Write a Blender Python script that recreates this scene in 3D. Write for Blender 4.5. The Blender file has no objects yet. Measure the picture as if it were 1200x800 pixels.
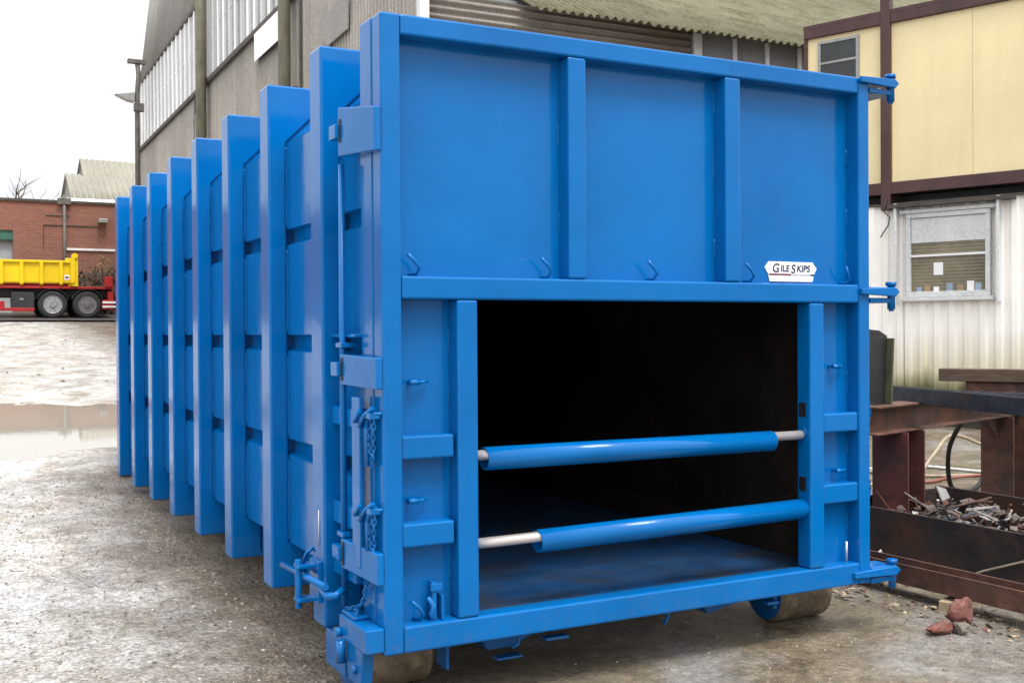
import bpy, bmesh, math, random
import numpy as np
from mathutils import Matrix, Vector

random.seed(7)
rng = np.random.default_rng(7)
SC = bpy.context.scene
COL = SC.collection
R = math.radians

# ------------------------------------------------------------------ camera
cam = bpy.data.cameras.new('camera')
cam.sensor_fit = 'HORIZONTAL'; cam.sensor_width = 36.0; cam.lens = 38.63
cam.clip_start = 0.05; cam.clip_end = 3000
co = bpy.data.objects.new('camera', cam); COL.objects.link(co)
right = Vector((0.883862, -0.467705, -0.006320)); up = Vector((0.009718, 0.004851, 0.999941)); fwd = Vector((0.467647, 0.883871, -0.008833))
co.matrix_world = Matrix(((right.x, up.x, -fwd.x, -1.49732), (right.y, up.y, -fwd.y, -3.86961), (right.z, up.z, -fwd.z, 1.48920), (0, 0, 0, 1)))
SC.camera = co

# ------------------------------------------------------------------ sky, sun, exposure
SUN_EL, SUN_AZ = 64.0, 172.0          # azimuth measured from +y towards +x
world = bpy.data.worlds.new('World'); SC.world = world; world.use_nodes = True
wt = world.node_tree; wt.nodes.clear()
wo = wt.nodes.new('ShaderNodeOutputWorld'); bg = wt.nodes.new('ShaderNodeBackground')
sky = wt.nodes.new('ShaderNodeTexSky'); sky.sky_type = 'NISHITA'; sky.sun_disc = False
sky.sun_elevation = R(SUN_EL); sky.sun_rotation = R(SUN_AZ); sky.air_density = 1.0; sky.dust_density = 4.0; sky.ozone_density = 1.0
hs = wt.nodes.new('ShaderNodeHueSaturation'); hs.inputs['Saturation'].default_value = 0.12
cl = wt.nodes.new('ShaderNodeMixRGB'); cl.blend_type = 'MIX'; cl.inputs['Fac'].default_value = 0.6
cl.inputs['Color2'].default_value = (8.2, 8.35, 8.6, 1)      # the even cloud deck
wt.links.new(sky.outputs['Color'], hs.inputs['Color']); wt.links.new(hs.outputs['Color'], cl.inputs['Color1'])
tcw = wt.nodes.new('ShaderNodeTexCoord'); spw = wt.nodes.new('ShaderNodeSeparateXYZ'); wt.links.new(tcw.outputs['Generated'], spw.inputs[0])
rw = wt.nodes.new('ShaderNodeMapRange'); rw.inputs['From Min'].default_value = 0; rw.inputs['From Max'].default_value = 1; rw.inputs['To Min'].default_value = .58; rw.inputs['To Max'].default_value = 2.1   # an overcast sky is brightest overhead
wt.links.new(spw.outputs['Z'], rw.inputs['Value'])
mw = wt.nodes.new('ShaderNodeMixRGB'); mw.blend_type = 'MULTIPLY'; mw.inputs['Fac'].default_value = 1.0
wt.links.new(cl.outputs['Color'], mw.inputs['Color1']); wt.links.new(rw.outputs['Result'], mw.inputs['Color2'])
wt.links.new(mw.outputs['Color'], bg.inputs['Color']); bg.inputs['Strength'].default_value = 0.115
wt.links.new(bg.outputs['Background'], wo.inputs['Surface'])
sl = bpy.data.lights.new('sun', 'SUN'); sl.energy = 1.5; sl.angle = R(20); sl.color = (1.0, 0.96, 0.9)
so = bpy.data.objects.new('sun', sl); COL.objects.link(so)
sd = Vector((math.sin(R(SUN_AZ)) * math.cos(R(SUN_EL)), math.cos(R(SUN_AZ)) * math.cos(R(SUN_EL)), math.sin(R(SUN_EL))))
so.rotation_euler = sd.to_track_quat('Z', 'Y').to_euler(); so.location = sd * 60
SC.view_settings.view_transform = 'Standard'; SC.view_settings.look = 'None'
SC.view_settings.exposure = 0.85; SC.view_settings.gamma = 1.0; SC.view_settings.use_curve_mapping = False

# ------------------------------------------------------------------ materials
def nd(nt, t, **kw):
    n = nt.nodes.new(t)
    for k, v in kw.items():
        if k in n.inputs: n.inputs[k].default_value = v
        else: setattr(n, k, v)
    return n
def base_mat(name, rough=.6, metal=0., spec=.5):
    m = bpy.data.materials.new(name); m.use_nodes = True
    nt = m.node_tree; p = nt.nodes['Principled BSDF']
    p.inputs['Roughness'].default_value = rough; p.inputs['Metallic'].default_value = metal; p.inputs['Specular IOR Level'].default_value = spec
    return m, nt, p
def ramp(nt, fac, stops, interp='LINEAR'):
    r = nt.nodes.new('ShaderNodeValToRGB'); r.color_ramp.interpolation = interp
    e = r.color_ramp.elements
    while len(e) < len(stops): e.new(.5)
    for k, (pos, c) in enumerate(stops):
        e[k].position = pos; e[k].color = (c[0], c[1], c[2], 1) if not isinstance(c, (int, float)) else (c, c, c, 1)
    nt.links.new(fac, r.inputs['Fac']); return r.outputs['Color']
def coords(nt, scale=(1, 1, 1), rot=(0, 0, 0)):
    tc = nd(nt, 'ShaderNodeTexCoord'); mp = nd(nt, 'ShaderNodeMapping'); mp.inputs['Scale'].default_value = scale; mp.inputs['Rotation'].default_value = rot
    nt.links.new(tc.outputs['Object'], mp.inputs['Vector']); return mp.outputs['Vector']
def noise(nt, vec, scale, detail=4, rough=.6, dist=0):
    n = nd(nt, 'ShaderNodeTexNoise', Scale=scale, Detail=detail, Roughness=rough, Distortion=dist); nt.links.new(vec, n.inputs['Vector']); return n.outputs['Fac']
def mix(nt, fac, a, b, mode='MIX'):
    n = nd(nt, 'ShaderNodeMixRGB', blend_type=mode)
    for key, v in (('Fac', fac), ('Color1', a), ('Color2', b)):
        if isinstance(v, (int, float)): n.inputs[key].default_value = v if key == 'Fac' else (v, v, v, 1)
        elif isinstance(v, (tuple, list)): n.inputs[key].default_value = (v[0], v[1], v[2], 1)
        else: nt.links.new(v, n.inputs[key])
    return n.outputs['Color']
def mth(nt, op, a, b=0.):
    n = nd(nt, 'ShaderNodeMath', operation=op)
    for k, v in enumerate((a, b)):
        if isinstance(v, (int, float)): n.inputs[k].default_value = v
        else: nt.links.new(v, n.inputs[k])
    return n.outputs[0]
def bump(nt, p, h, strength=.3, dist=.01):
    b = nd(nt, 'ShaderNodeBump', Strength=strength, Distance=dist); nt.links.new(h, b.inputs['Height']); nt.links.new(b.outputs['Normal'], p.inputs['Normal']); return b
def simple(name, c, rough=.6, metal=0., var=.25, scale=6., stretch=(1, 1, 1), bmp=.0, bscale=60., c2=None, thr=(.45, .7), spec=.5):
    """a base colour broken up by noise, with an optional second colour in patches"""
    m, nt, p = base_mat(name, rough, metal, spec)
    v = coords(nt, stretch); n = noise(nt, v, scale)
    lo = tuple(x * (1 - var) for x in c); hi = tuple(min(1, x * (1 + var)) for x in c)
    colr = ramp(nt, n, [(.3, lo), (.7, hi)])
    if c2 is not None:
        f = ramp(nt, noise(nt, v, scale * .45, 6, .7), [(thr[0], 0.), (thr[1], 1.)])
        colr = mix(nt, f, colr, c2)
    nt.links.new(colr, p.inputs['Base Color'])
    rr = ramp(nt, noise(nt, v, scale * 2.3), [(.3, max(.03, rough - .1)), (.7, min(1, rough + .1))]); nt.links.new(rr, p.inputs['Roughness'])
    if bmp: bump(nt, p, noise(nt, coords(nt), bscale, 5), bmp, .01)
    return m

def paint_mat(name, c, rough=.26, dirt=.35):
    m, nt, p = base_mat(name, rough, 0, .26)
    v = coords(nt); vs = coords(nt, (3, 3, .35))
    n1 = noise(nt, v, 1.7, 4); n2 = noise(nt, vs, 7, 6, .65)
    a = mix(nt, ramp(nt, n1, [(.3, 0.), (.7, 1.)]), tuple(x * .9 for x in c), tuple(x * 1.12 for x in c))
    dust = ramp(nt, n2, [(.58, 0.), (.85, dirt)])
    a = mix(nt, dust, a, (.07, .15, .26))
    spk = ramp(nt, noise(nt, v, 90, 2), [(.72, 0.), (.8, .5)])
    a = mix(nt, spk, a, tuple(min(1, x * 1.5 + .02) for x in c))
    if c[2] > .25 and c[0] < .1:      # road splash low down, a few scuffs and chips
        sp = nd(nt, 'ShaderNodeSeparateXYZ'); nt.links.new(v, sp.inputs[0])
        low = ramp(nt, mth(nt, 'ADD', sp.outputs['Z'], mth(nt, 'MULTIPLY', noise(nt, v, 3, 5, .7), .5)), [(.35, .16), (.75, 0.)])
        a = mix(nt, mth(nt, 'MULTIPLY', low, ramp(nt, noise(nt, v, 26, 6, .75), [(.45, 0.), (.62, 1.)])), a, (.10, .09, .075))
        scr = noise(nt, coords(nt, (1.2, 1.2, 30), (.25, .1, 0)), 2.2, 5, .7)
        a = mix(nt, ramp(nt, scr, [(.69, 0.), (.73, .35)]), a, (.05, .22, .42))
        a = mix(nt, ramp(nt, noise(nt, v, 55, 3, .7), [(.735, 0.), (.75, .8)]), a, (.012, .035, .08))
    nt.links.new(a, p.inputs['Base Color'])
    rr = ramp(nt, noise(nt, v, 5, 5), [(.3, max(.03, rough - .05)), (.7, rough + .10)]); nt.links.new(rr, p.inputs['Roughness'])
    h = mth(nt, 'ADD', mth(nt, 'MULTIPLY', noise(nt, v, 160, 2), .03), mth(nt, 'MULTIPLY', noise(nt, v, 2.6, 3), .8)); bump(nt, p, h, .3, .014)
    return m

BLUE = paint_mat('blue_gloss_paint', (.0008, .112, .350), .09, .15)
BLUED = paint_mat('blue_gloss_paint_panel', (.0008, .105, .335), .10, .2)
YEL = paint_mat('yellow_paint', (.72, .50, .01), .4, .25)
REDP = paint_mat('red_chassis_paint', (.35, .02, .02), .45, .5)
STEEL = simple('bright_steel', (.66, .61, .57), .34, .6, .03, 3)
DRUM = simple('worn_roller_steel', (.24, .19, .13), .55, .2, .35, 14, c2=(.08, .055, .035), bmp=.4, bscale=40)
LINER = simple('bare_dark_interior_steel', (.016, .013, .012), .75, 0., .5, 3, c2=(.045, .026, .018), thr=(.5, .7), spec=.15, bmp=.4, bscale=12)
FLOORM = simple('oversprayed_floor_steel', (.010, .06, .17), .5, 0., .35, 4, c2=(.045, .05, .06), thr=(.45, .7), spec=.35)
WHITE = simple('white_paint', (.8, .8, .79), .45, 0., .04, 4)
BLACKM = simple('black_paint', (.012, .012, .014), .5, 0., .2, 8)
NAVY = simple('navy_print', (.02, .02, .06), .5, 0., .1, 8)
REDPRINT = simple('dark_red_print', (.16, .015, .03), .5, 0., .1, 8)
GREYPRINT = simple('grey_print', (.35, .36, .4), .5, 0., .2, 60)
TYRE = simple('tyre_rubber', (.022, .022, .023), .8, 0., .3, 10, bmp=.3)
RIM = simple('grey_wheel_rim', (.27, .27, .265), .5, .1, .4, 10)
RIMD = simple('dirty_wheel_rim', (.13, .125, .12), .6, .1, .4, 10)
DARKMETAL = simple('dark_chassis_metal', (.03, .03, .034), .6, .2, .4, 8)
GLASS = simple('dark_window_glass', (.03, .035, .035), .08, 0., .3, 3)
RUST = simple('rusty_steel', (.11, .050, .032), .7, .1, .5, 7, c2=(.045, .032, .030), bmp=.5, bscale=35)
RUSTRED = simple('red_oxide_steel', (.11, .030, .026), .7, .1, .35, 8, c2=(.045, .026, .022), thr=(.4, .6), bmp=.4, bscale=35)
MILL = simple('blue_grey_mill_steel', (.055, .06, .075), .5, .5, .3, 9, c2=(.09, .06, .045), thr=(.55, .75), bmp=.3, bscale=30)
PLATE = simple('dark_scaled_plate', (.032, .026, .026), .6, .25, .4, 5, c2=(.09, .04, .024), thr=(.48, .66), bmp=.6, bscale=22)
BLKPLATE = simple('black_sheet', (.008, .008, .009), .55, 0., .3, 5)
GREENEDGE = simple('olive_edge', (.06, .065, .03), .7, 0., .4, 12)
TIMBER = simple('weathered_timber', (.085, .055, .035), .75, 0., .4, 5, stretch=(1, 1, 8), bmp=.4, bscale=25)
OFFCUT = simple('pale_wood_offcut', (.36, .27, .17), .8, 0., .25, 12, bmp=.3)
BRICKRED = simple('broken_red_brick', (.155, .052, .04), .85, 0., .35, 10, c2=(.10, .06, .05), bmp=.8, bscale=18)
HOSE = simple('tan_rubber_hose', (.30, .24, .17), .6, 0., .2, 8)
HOSERED = simple('dull_red_hose', (.22, .07, .05), .6, 0., .2, 8)
HOSEBLK = simple('black_rubber_cable', (.015, .015, .016), .5, 0., .2, 8)
HOSEW = simple('pale_hose', (.5, .48, .46), .5, 0., .15, 8)
SCRAP = simple('mixed_scrap', (.13, .11, .10), .6, .2, .5, 9, c2=(.09, .04, .02), bmp=.4)
SCRAPL = simple('pale_scrap', (.42, .40, .37), .6, .1, .4, 9)
BARK = simple('bark', (.10, .08, .065), .9, 0., .3, 12)
BUDS = simple('yellow_green_buds', (.20, .16, .04), .8, 0., .4, 2)
HEDGE = simple('dark_brown_twigs', (.035, .028, .02), .9, 0., .4, 3)
GALV = simple('dull_galvanised_metal', (.30, .30, .29), .5, .4, .2, 5)
PIPEM = simple('mossy_downpipe', (.13, .12, .085), .8, 0., .35, 4, stretch=(1, 1, .4), c2=(.07, .075, .035), bmp=.3)
DKTRIM = simple('dark_timber_trim', (.06, .05, .042), .8, 0., .3, 5)
GREEN = simple('green_door_header', (.03, .12, .085), .6, 0., .2, 3)
GREYDOOR = simple('grey_roller_door', (.34, .36, .38), .5, 0., .1, 3)
COPING = simple('pale_roof_sheet', (.72, .72, .70), .6, 0., .1, 3)
BROWNT = simple('dark_brown_painted_trim', (.055, .022, .020), .5, 0., .3, 4, stretch=(1, 1, .5))
LAMPM = simple('weathered_grey_steel', (.12, .11, .10), .7, .2, .3, 5)

def sheet_mat(name, c, stain, moss=None, rough=.8, lowgreen=None, grain=.25):
    m, nt, p = base_mat(name, rough, 0, .25)
    v = coords(nt); vs = coords(nt, (1, 1, .12))
    big = noise(nt, v, .35, 4); st = mix(nt, .45, noise(nt, vs, 3.0, 6, .7), noise(nt, coords(nt, (1, 1, .05)), .9, 3, .6)); fine = noise(nt, v, 25, 5)
    a = ramp(nt, big, [(.3, tuple(x * .82 for x in c)), (.7, tuple(x * 1.15 for x in c))])
    a = mix(nt, ramp(nt, st, [(.45, 0.), (.75, .75)]), a, stain)
    if moss: a = mix(nt, ramp(nt, noise(nt, v, 1.6, 6, .7), [(.45, 0.), (.65, .85)]), a, moss)
    if lowgreen:
        sp = nd(nt, 'ShaderNodeSeparateXYZ'); nt.links.new(v, sp.inputs[0])
        edge = mth(nt, 'ADD', sp.outputs['Z'], mth(nt, 'MULTIPLY', st, -.75))
        a = mix(nt, ramp(nt, mth(nt, 'ADD', edge, .1), [(0.35, .8), (.95, 0.)]), a, (.50, .43, .25))
        a = mix(nt, ramp(nt, mth(nt, 'ADD', edge, .30), [(.38, .95), (.62, 0.)]), a, lowgreen)
    a = mix(nt, grain, a, ramp(nt, fine, [(.3, .1), (.7, .9)]), 'OVERLAY')
    nt.links.new(a, p.inputs['Base Color']); bump(nt, p, fine, .25, .01)
    return m
ASB = sheet_mat('grey_tan_cement_sheet', (.29, .265, .235), (.155, .138, .118))
ASBUP = sheet_mat('grey_cement_sheet', (.27, .262, .248), (.19, .182, .168))
MOSSROOF = sheet_mat('mossy_cement_roof', (.165, .15, .10), (.09, .085, .05), (.08, .078, .036))
OLDROOF = sheet_mat('old_cement_roof', (.25, .235, .19), (.17, .155, .12))
TANGLASS = simple('tan_window_glass', (.17, .145, .09), .12, 0., .35, 3)  # tan reflection and paper behind the glass put into the pane colour
YELP = sheet_mat('cream_yellow_panel', (.78, .655, .385), (.64, .525, .30), None, .6, None, .06)
WHTC = sheet_mat('dirty_white_cabin_sheet', (.90, .87, .83), (.80, .76, .69), None, .55, (.07, .075, .022), .1)
PANED = sheet_mat('dull_translucent_sheet', (.40, .405, .405), (.27, .27, .27), None, .4)
PANEG = sheet_mat('streaky_translucent_sheet', (.62, .63, .63), (.42, .42, .42), None, .4)
PANEW = sheet_mat('white_translucent_sheet', (.86, .86, .85), (.74, .73, .71), None, .3)
SHUT = sheet_mat('grimy_grey_shutter', (.24, .21, .18), (.13, .11, .095), None, .6)
BLUEGREY = sheet_mat('blue_grey_sheeting', (.20, .205, .21), (.13, .13, .13), None, .6)
WHITEPOST = sheet_mat('white_steel_post', (.60, .60, .60), (.40, .39, .38), None, .5)

def brick_mat():
    m, nt, p = base_mat('red_brickwork', .85)
    v = coords(nt, (1, 1, 1), (R(90), 0, 0))
    b = nd(nt, 'ShaderNodeTexBrick', Scale=1.0); b.inputs['Brick Width'].default_value = .225; b.inputs['Row Height'].default_value = .075
    b.inputs['Mortar Size'].default_value = .008; b.inputs['Color1'].default_value = (.26, .085, .055, 1); b.inputs['Color2'].default_value = (.18, .06, .045, 1); b.inputs['Mortar'].default_value = (.24, .17, .13, 1)
    nt.links.new(v, b.inputs['Vector'])
    a = mix(nt, ramp(nt, noise(nt, coords(nt), .5, 5), [(.4, 0.), (.7, .5)]), b.outputs['Color'], (.24, .12, .085))
    nt.links.new(a, p.inputs['Base Color']); return m
BRICK = brick_mat()

def ground_mat():
    m, nt, p = base_mat('wet_gravel_yard', .5)
    v = coords(nt); sp = nd(nt, 'ShaderNodeSeparateXYZ'); nt.links.new(v, sp.inputs[0])
    big = noise(nt, v, .55, 5, .6); mid = noise(nt, v, 2.6, 6, .65, .4); fine = noise(nt, v, 34, 5, .7); grit = noise(nt, v, 120, 3, .6)
    x_, y_ = sp.outputs['X'], sp.outputs['Y']
    left = ramp(nt, mid, [(.28, (.10, .075, .049)), (.5, (.18, .14, .098)), (.70, (.27, .225, .172))])
    rgt = ramp(nt, mid, [(.28, (.085, .066, .040)), (.5, (.145, .115, .075)), (.7, (.20, .172, .13))])
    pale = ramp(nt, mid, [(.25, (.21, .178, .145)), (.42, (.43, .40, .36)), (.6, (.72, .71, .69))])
    # concrete apron in front of and to the right of the bin, brown mud beside it, wet sky sheen painted in as a paler colour down the yard
    s = mth(nt, 'ADD', mth(nt, 'ADD', x_, mth(nt, 'MULTIPLY', y_, -.25)), mth(nt, 'MULTIPLY', big, 1.2))
    side = ramp(nt, mth(nt, 'MULTIPLY', mth(nt, 'ADD', s, .2), .45), [(.2, 0.), (.8, 1.)])
    a = mix(nt, side, left, rgt)
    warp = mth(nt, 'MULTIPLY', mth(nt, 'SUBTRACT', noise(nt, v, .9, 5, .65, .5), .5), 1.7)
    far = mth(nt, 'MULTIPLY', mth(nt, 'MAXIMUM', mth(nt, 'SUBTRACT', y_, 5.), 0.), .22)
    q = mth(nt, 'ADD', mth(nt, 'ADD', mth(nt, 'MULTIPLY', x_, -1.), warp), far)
    sheen_mask = ramp(nt, mth(nt, 'MULTIPLY', mth(nt, 'ADD', q, .1), .45), [(.10, 0.), (.52, 1.)])
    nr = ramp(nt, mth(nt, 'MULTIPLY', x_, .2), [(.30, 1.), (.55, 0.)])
    a = mix(nt, mth(nt, 'MULTIPLY', sheen_mask, nr), a, pale)
    a = mix(nt, ramp(nt, noise(nt, v, 1.1, 4, .55, .6), [(.52, 0.), (.68, .5)]), a, (.30, .30, .31))
    vo = nd(nt, 'ShaderNodeTexVoronoi', Scale=46.); nt.links.new(v, vo.inputs['Vector']); peb = vo.outputs['Distance']
    gmask = ramp(nt, mth(nt, 'MULTIPLY', mth(nt, 'ADD', side, mth(nt, 'MULTIPLY', big, .3)), 1.), [(.2, 1.), (.75, .25)])
    a = mix(nt, mth(nt, 'MULTIPLY', gmask, ramp(nt, peb, [(.36, 0.), (.68, .42)])), a, (.075, .058, .040))
    a = mix(nt, .75, a, ramp(nt, noise(nt, v, 17, 8, .78), [(.30, .12), (.66, .97)]), 'OVERLAY')
    a = mix(nt, ramp(nt, grit, [(.60, 0.), (.70, .6)]), a, (.55, .52, .47))
    a = mix(nt, ramp(nt, grit, [(.30, .75), (.40, 0.)]), a, (.07, .055, .04))
    nt.links.new(a, p.inputs['Base Color'])
    wet = ramp(nt, mth(nt, 'ADD', noise(nt, v, 1.4, 6, .62, .5), mth(nt, 'MULTIPLY', side, .10)), [(.36, .10), (.50, .26), (.68, .5)])
    nt.links.new(wet, p.inputs['Roughness'])
    clod = noise(nt, v, 13, 6, .75)
    h = mth(nt, 'ADD', mth(nt, 'ADD', mth(nt, 'MULTIPLY', clod, 1.5), mth(nt, 'MULTIPLY', grit, .35)), mth(nt, 'MULTIPLY', mth(nt, 'MULTIPLY', peb, -.55), gmask))
    film = ramp(nt, noise(nt, v, .8, 3, .5, .8), [(.50, 0.), (.64, 1.)])
    h = mth(nt, 'MULTIPLY', h, mth(nt, 'SUBTRACT', 1., mth(nt, 'MULTIPLY', film, .75)))
    bump(nt, p, h, .9, .035)
    nt.links.new(mix(nt, film, wet, .13), p.inputs['Roughness'])
    return m
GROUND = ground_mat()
STONE = simple('crushed_stone', (.34, .31, .27), .4, 0., .5, 9)
STONED = simple('dark_crushed_stone', (.15, .125, .10), .4, 0., .5, 9)
WATER, _nt, _p = base_mat('still_muddy_water', .03); _p.inputs['Base Color'].default_value = (.27, .25, .21, 1); _p.inputs['IOR'].default_value = 1.45
bump(_nt, _p, noise(_nt, coords(_nt), 7, 3), .03, .01)
ROADM = simple('dark_wet_road', (.055, .05, .048), .55, 0., .25, 2)

# ------------------------------------------------------------------ mesh helpers
class MB:
    def __init__(s): s.v = []; s.f = []; s.mi = []; s.sm = []; s.m = 0
    def add(s, vs, fs, smooth=False):
        o = len(s.v); s.v += [tuple(map(float, x)) for x in vs]
        for f in fs: s.f.append(tuple(o + i for i in f)); s.mi.append(s.m); s.sm.append(smooth)
        return s
    def mat(s, i): s.m = i; return s
    def box(s, x0, x1, y0, y1, z0, z1, M=None):
        vs = [(x, y, z) for x in (x0, x1) for y in (y0, y1) for z in (z0, z1)]
        if M is not None: vs = [tuple(M @ Vector(q)) for q in vs]
        return s.add(vs, [(0, 1, 3, 2), (4, 6, 7, 5), (0, 4, 5, 1), (2, 3, 7, 6), (0, 2, 6, 4), (1, 5, 7, 3)])
    def prism(s, poly, axis, a0, a1, M=None):
        """poly in the two other axes (order xyz without axis), extruded along axis"""
        def P(u, w, a): return {'x': (a, u, w), 'y': (u, a, w), 'z': (u, w, a)}[axis]
        n = len(poly); vs = [P(u, w, a0) for u, w in poly] + [P(u, w, a1) for u, w in poly]
        if M is not None: vs = [tuple(M @ Vector(q)) for q in vs]
        return s.add(vs, [tuple(range(n - 1, -1, -1)), tuple(range(n, 2 * n))] + [(i, (i + 1) % n, n + (i + 1) % n, n + i) for i in range(n)])
    def tube(s, pts, r, n=10, cap=True, closed=False):
        pts = [Vector(p) for p in pts]; rs = r if isinstance(r, (list, tuple)) else [r] * len(pts)
        N = len(pts); vs = []; prev = None
        for i, p in enumerate(pts):
            if closed: t = pts[(i + 1) % N] - pts[i - 1]
            else: t = pts[min(i + 1, N - 1)] - pts[max(i - 1, 0)]
            t.normalize()
            if prev is None:
                a = Vector((0, 0, 1)) if abs(t.z) < .9 else Vector((1, 0, 0)); u = t.cross(a).normalized()
            else:
                u = (prev - t * prev.dot(t)).normalized()
            prev = u; w = t.cross(u)
            for k in range(n):
                an = 2 * math.pi * k / n; vs.append(p + (u * math.cos(an) + w * math.sin(an)) * rs[i])
        fs = []
        for i in range(N if closed else N - 1):
            j = (i + 1) % N
            for k in range(n): fs.append((i * n + k, i * n + (k + 1) % n, j * n + (k + 1) % n, j * n + k))
        s.add(vs, fs, True)
        if cap and not closed:
            o = len(s.v) - len(vs)
            s.f.append(tuple(o + k for k in range(n - 1, -1, -1))); s.mi.append(s.m); s.sm.append(False)
            s.f.append(tuple(o + (N - 1) * n + k for k in range(n))); s.mi.append(s.m); s.sm.append(False)
        return s
    def cyl(s, p0, p1, r, n=20, r2=None): return s.tube([p0, p1], [r, r if r2 is None else r2], n)
    def lathe(s, prof, c, axis='x', n=32):
        """prof = [(a, r)] along axis"""
        vs = []
        for a, r in prof:
            for k in range(n):
                t = 2 * math.pi * k / n; u, w = r * math.cos(t), r * math.sin(t)
                vs.append({'x': (c[0] + a, c[1] + u, c[2] + w), 'y': (c[0] + u, c[1] + a, c[2] + w), 'z': (c[0] + u, c[1] + w, c[2] + a)}[axis])
        fs = [(i * n + k, i * n + (k + 1) % n, (i + 1) * n + (k + 1) % n, (i + 1) * n + k) for i in range(len(prof) - 1) for k in range(n)]
        fs += [tuple(range(n)), tuple((len(prof) - 1) * n + k for k in range(n))]
        return s.add(vs, fs, False)
    def corrugated(s, O, U, V, W, pitch, amp, thick=0.012, shape='sine', rows=1, per=8, jag=0., sag=None):
        """sheet from O spanning U (across the waves) and V (along them), waves bulging along unit W; closed thin solid"""
        O, U, V, W = Vector(O), Vector(U), Vector(V), Vector(W); L = U.length; n = max(2, int(L / pitch * per)); vs = []
        def off(d):
            ph = (d / pitch) % 1.
            if shape == 'sine': return amp * math.sin(2 * math.pi * ph)
            return amp * (1 if ph < .38 else (1 - (ph - .38) / .12) if ph < .5 else 0 if ph < .88 else (ph - .88) / .12)
        for side in (0, 1):
            for j in range(rows + 1):
                for i in range(n + 1):
                    d = L * i / n; q = O + U * (i / n) + V * (j / rows) + W * (off(d) - side * thick)
                    if jag and j == 0: q -= V.normalized() * jag * (random.Random(int(d / 1.0)).random())
                    vs.append(q)
        st = (rows + 1) * (n + 1); fs = []
        for j in range(rows):
            for i in range(n):
                a = j * (n + 1) + i; b = a + n + 1
                fs.append((a, a + 1, b + 1, b)); fs.append((st + a, st + b, st + b + 1, st + a + 1))
        for i in range(n):
            a = i; fs.append((a, st + a, st + a + 1, a + 1)); a = rows * (n + 1) + i; fs.append((a, a + 1, st + a + 1, st + a))
        for j in range(rows):
            a = j * (n + 1); b = a + n + 1; fs.append((a, b, st + b, st + a)); a += n; b += n; fs.append((a, st + a, st + b, b))
        return s.add(vs, fs, shape == 'sine')
    def build(s, name, mats, parent=None, local=True, bevel=0., jitter=0.):
        mats = mats if isinstance(mats, (list, tuple)) else [mats]
        me = bpy.data.meshes.new(name); vs = s.v
        if parent is not None and not local:
            inv = WM(parent).inverted(); vs = [tuple(inv @ Vector(q)) for q in vs]
        me.from_pydata(vs, [], s.f)
        for m in mats: me.materials.append(m)
        me.polygons.foreach_set('material_index', s.mi); me.polygons.foreach_set('use_smooth', s.sm)
        bm = bmesh.new(); bm.from_mesh(me); bmesh.ops.recalc_face_normals(bm, faces=bm.faces[:]); bm.to_mesh(me); bm.free(); me.update()
        o = bpy.data.objects.new(name, me); COL.objects.link(o)
        if parent is not None: o.parent = parent
        if bevel:
            b = o.modifiers.new('edge', 'BEVEL'); b.width = bevel; b.segments = 2; b.limit_method = 'ANGLE'; b.angle_limit = R(40)
        return o
def WM(o):
    m = Matrix.LocRotScale(o.location, o.rotation_euler, o.scale)
    return m if o.parent is None else WM(o.parent) @ m
def tag(o, label=None, cat=None, group=None, kind=None):
    if label: o['label'] = label
    if cat: o['category'] = cat
    if group: o['group'] = group
    if kind: o['kind'] = kind
    return o
def thing(name, label, cat, loc=(0, 0, 0), rz=0., group=None):
    o = bpy.data.objects.new(name, None); COL.objects.link(o); o.location = loc; o.rotation_euler = (0, 0, rz); o.empty_display_size = .2
    return tag(o, label, cat, group)
def ibeam(mb, p0, p1, h, w, tf=.014, tw=.010, flat=False):
    """I-section from p0 to p1 (axis at section centre); flat turns the web horizontal"""
    p0, p1 = Vector(p0), Vector(p1); t = (p1 - p0); L = t.length; t.normalize()
    upv = Vector((0, 0, 1)) if abs(t.z) < .9 else Vector((0, 1, 0))
    sdv = t.cross(upv).normalized(); upv = sdv.cross(t).normalized()
    if flat: sdv, upv = upv, -sdv
    M = Matrix(((sdv.x, t.x, upv.x, p0.x), (sdv.y, t.y, upv.y, p0.y), (sdv.z, t.z, upv.z, p0.z), (0, 0, 0, 1)))
    a, b = w / 2, h / 2; c = tw / 2
    poly = [(-a, -b), (a, -b), (a, -b + tf), (c, -b + tf), (c, b - tf), (a, b - tf), (a, b), (-a, b), (-a, b - tf), (-c, b - tf), (-c, -b + tf), (-a, -b + tf)]
    return mb.prism(poly, 'y', 0, L, M)
def chain_links(mb, pts, pitch=.021, wire=.0032, wid=.0075):
    pts = [Vector(p) for p in pts]; seg = []; tot = 0
    for a, b in zip(pts, pts[1:]): seg.append((tot, a, b)); tot += (b - a).length
    k = 0; d = 0.
    while d < tot:
        for s0, a, b in seg:
            L = (b - a).length
            if s0 <= d <= s0 + L + 1e-6: c = a + (b - a) * ((d - s0) / L); t = (b - a).normalized(); break
        side = t.cross(Vector((.3, 1, .2))).normalized()
        if k % 2: side = t.cross(side).normalized()
        ring = [c + t * (pitch * .68 * math.cos(q)) + side * (wid * math.sin(q)) for q in np.linspace(0, 2 * math.pi, 12, endpoint=False)]
        mb.tube(ring, wire, 6, closed=True); d += pitch; k += 1
    return mb

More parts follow.
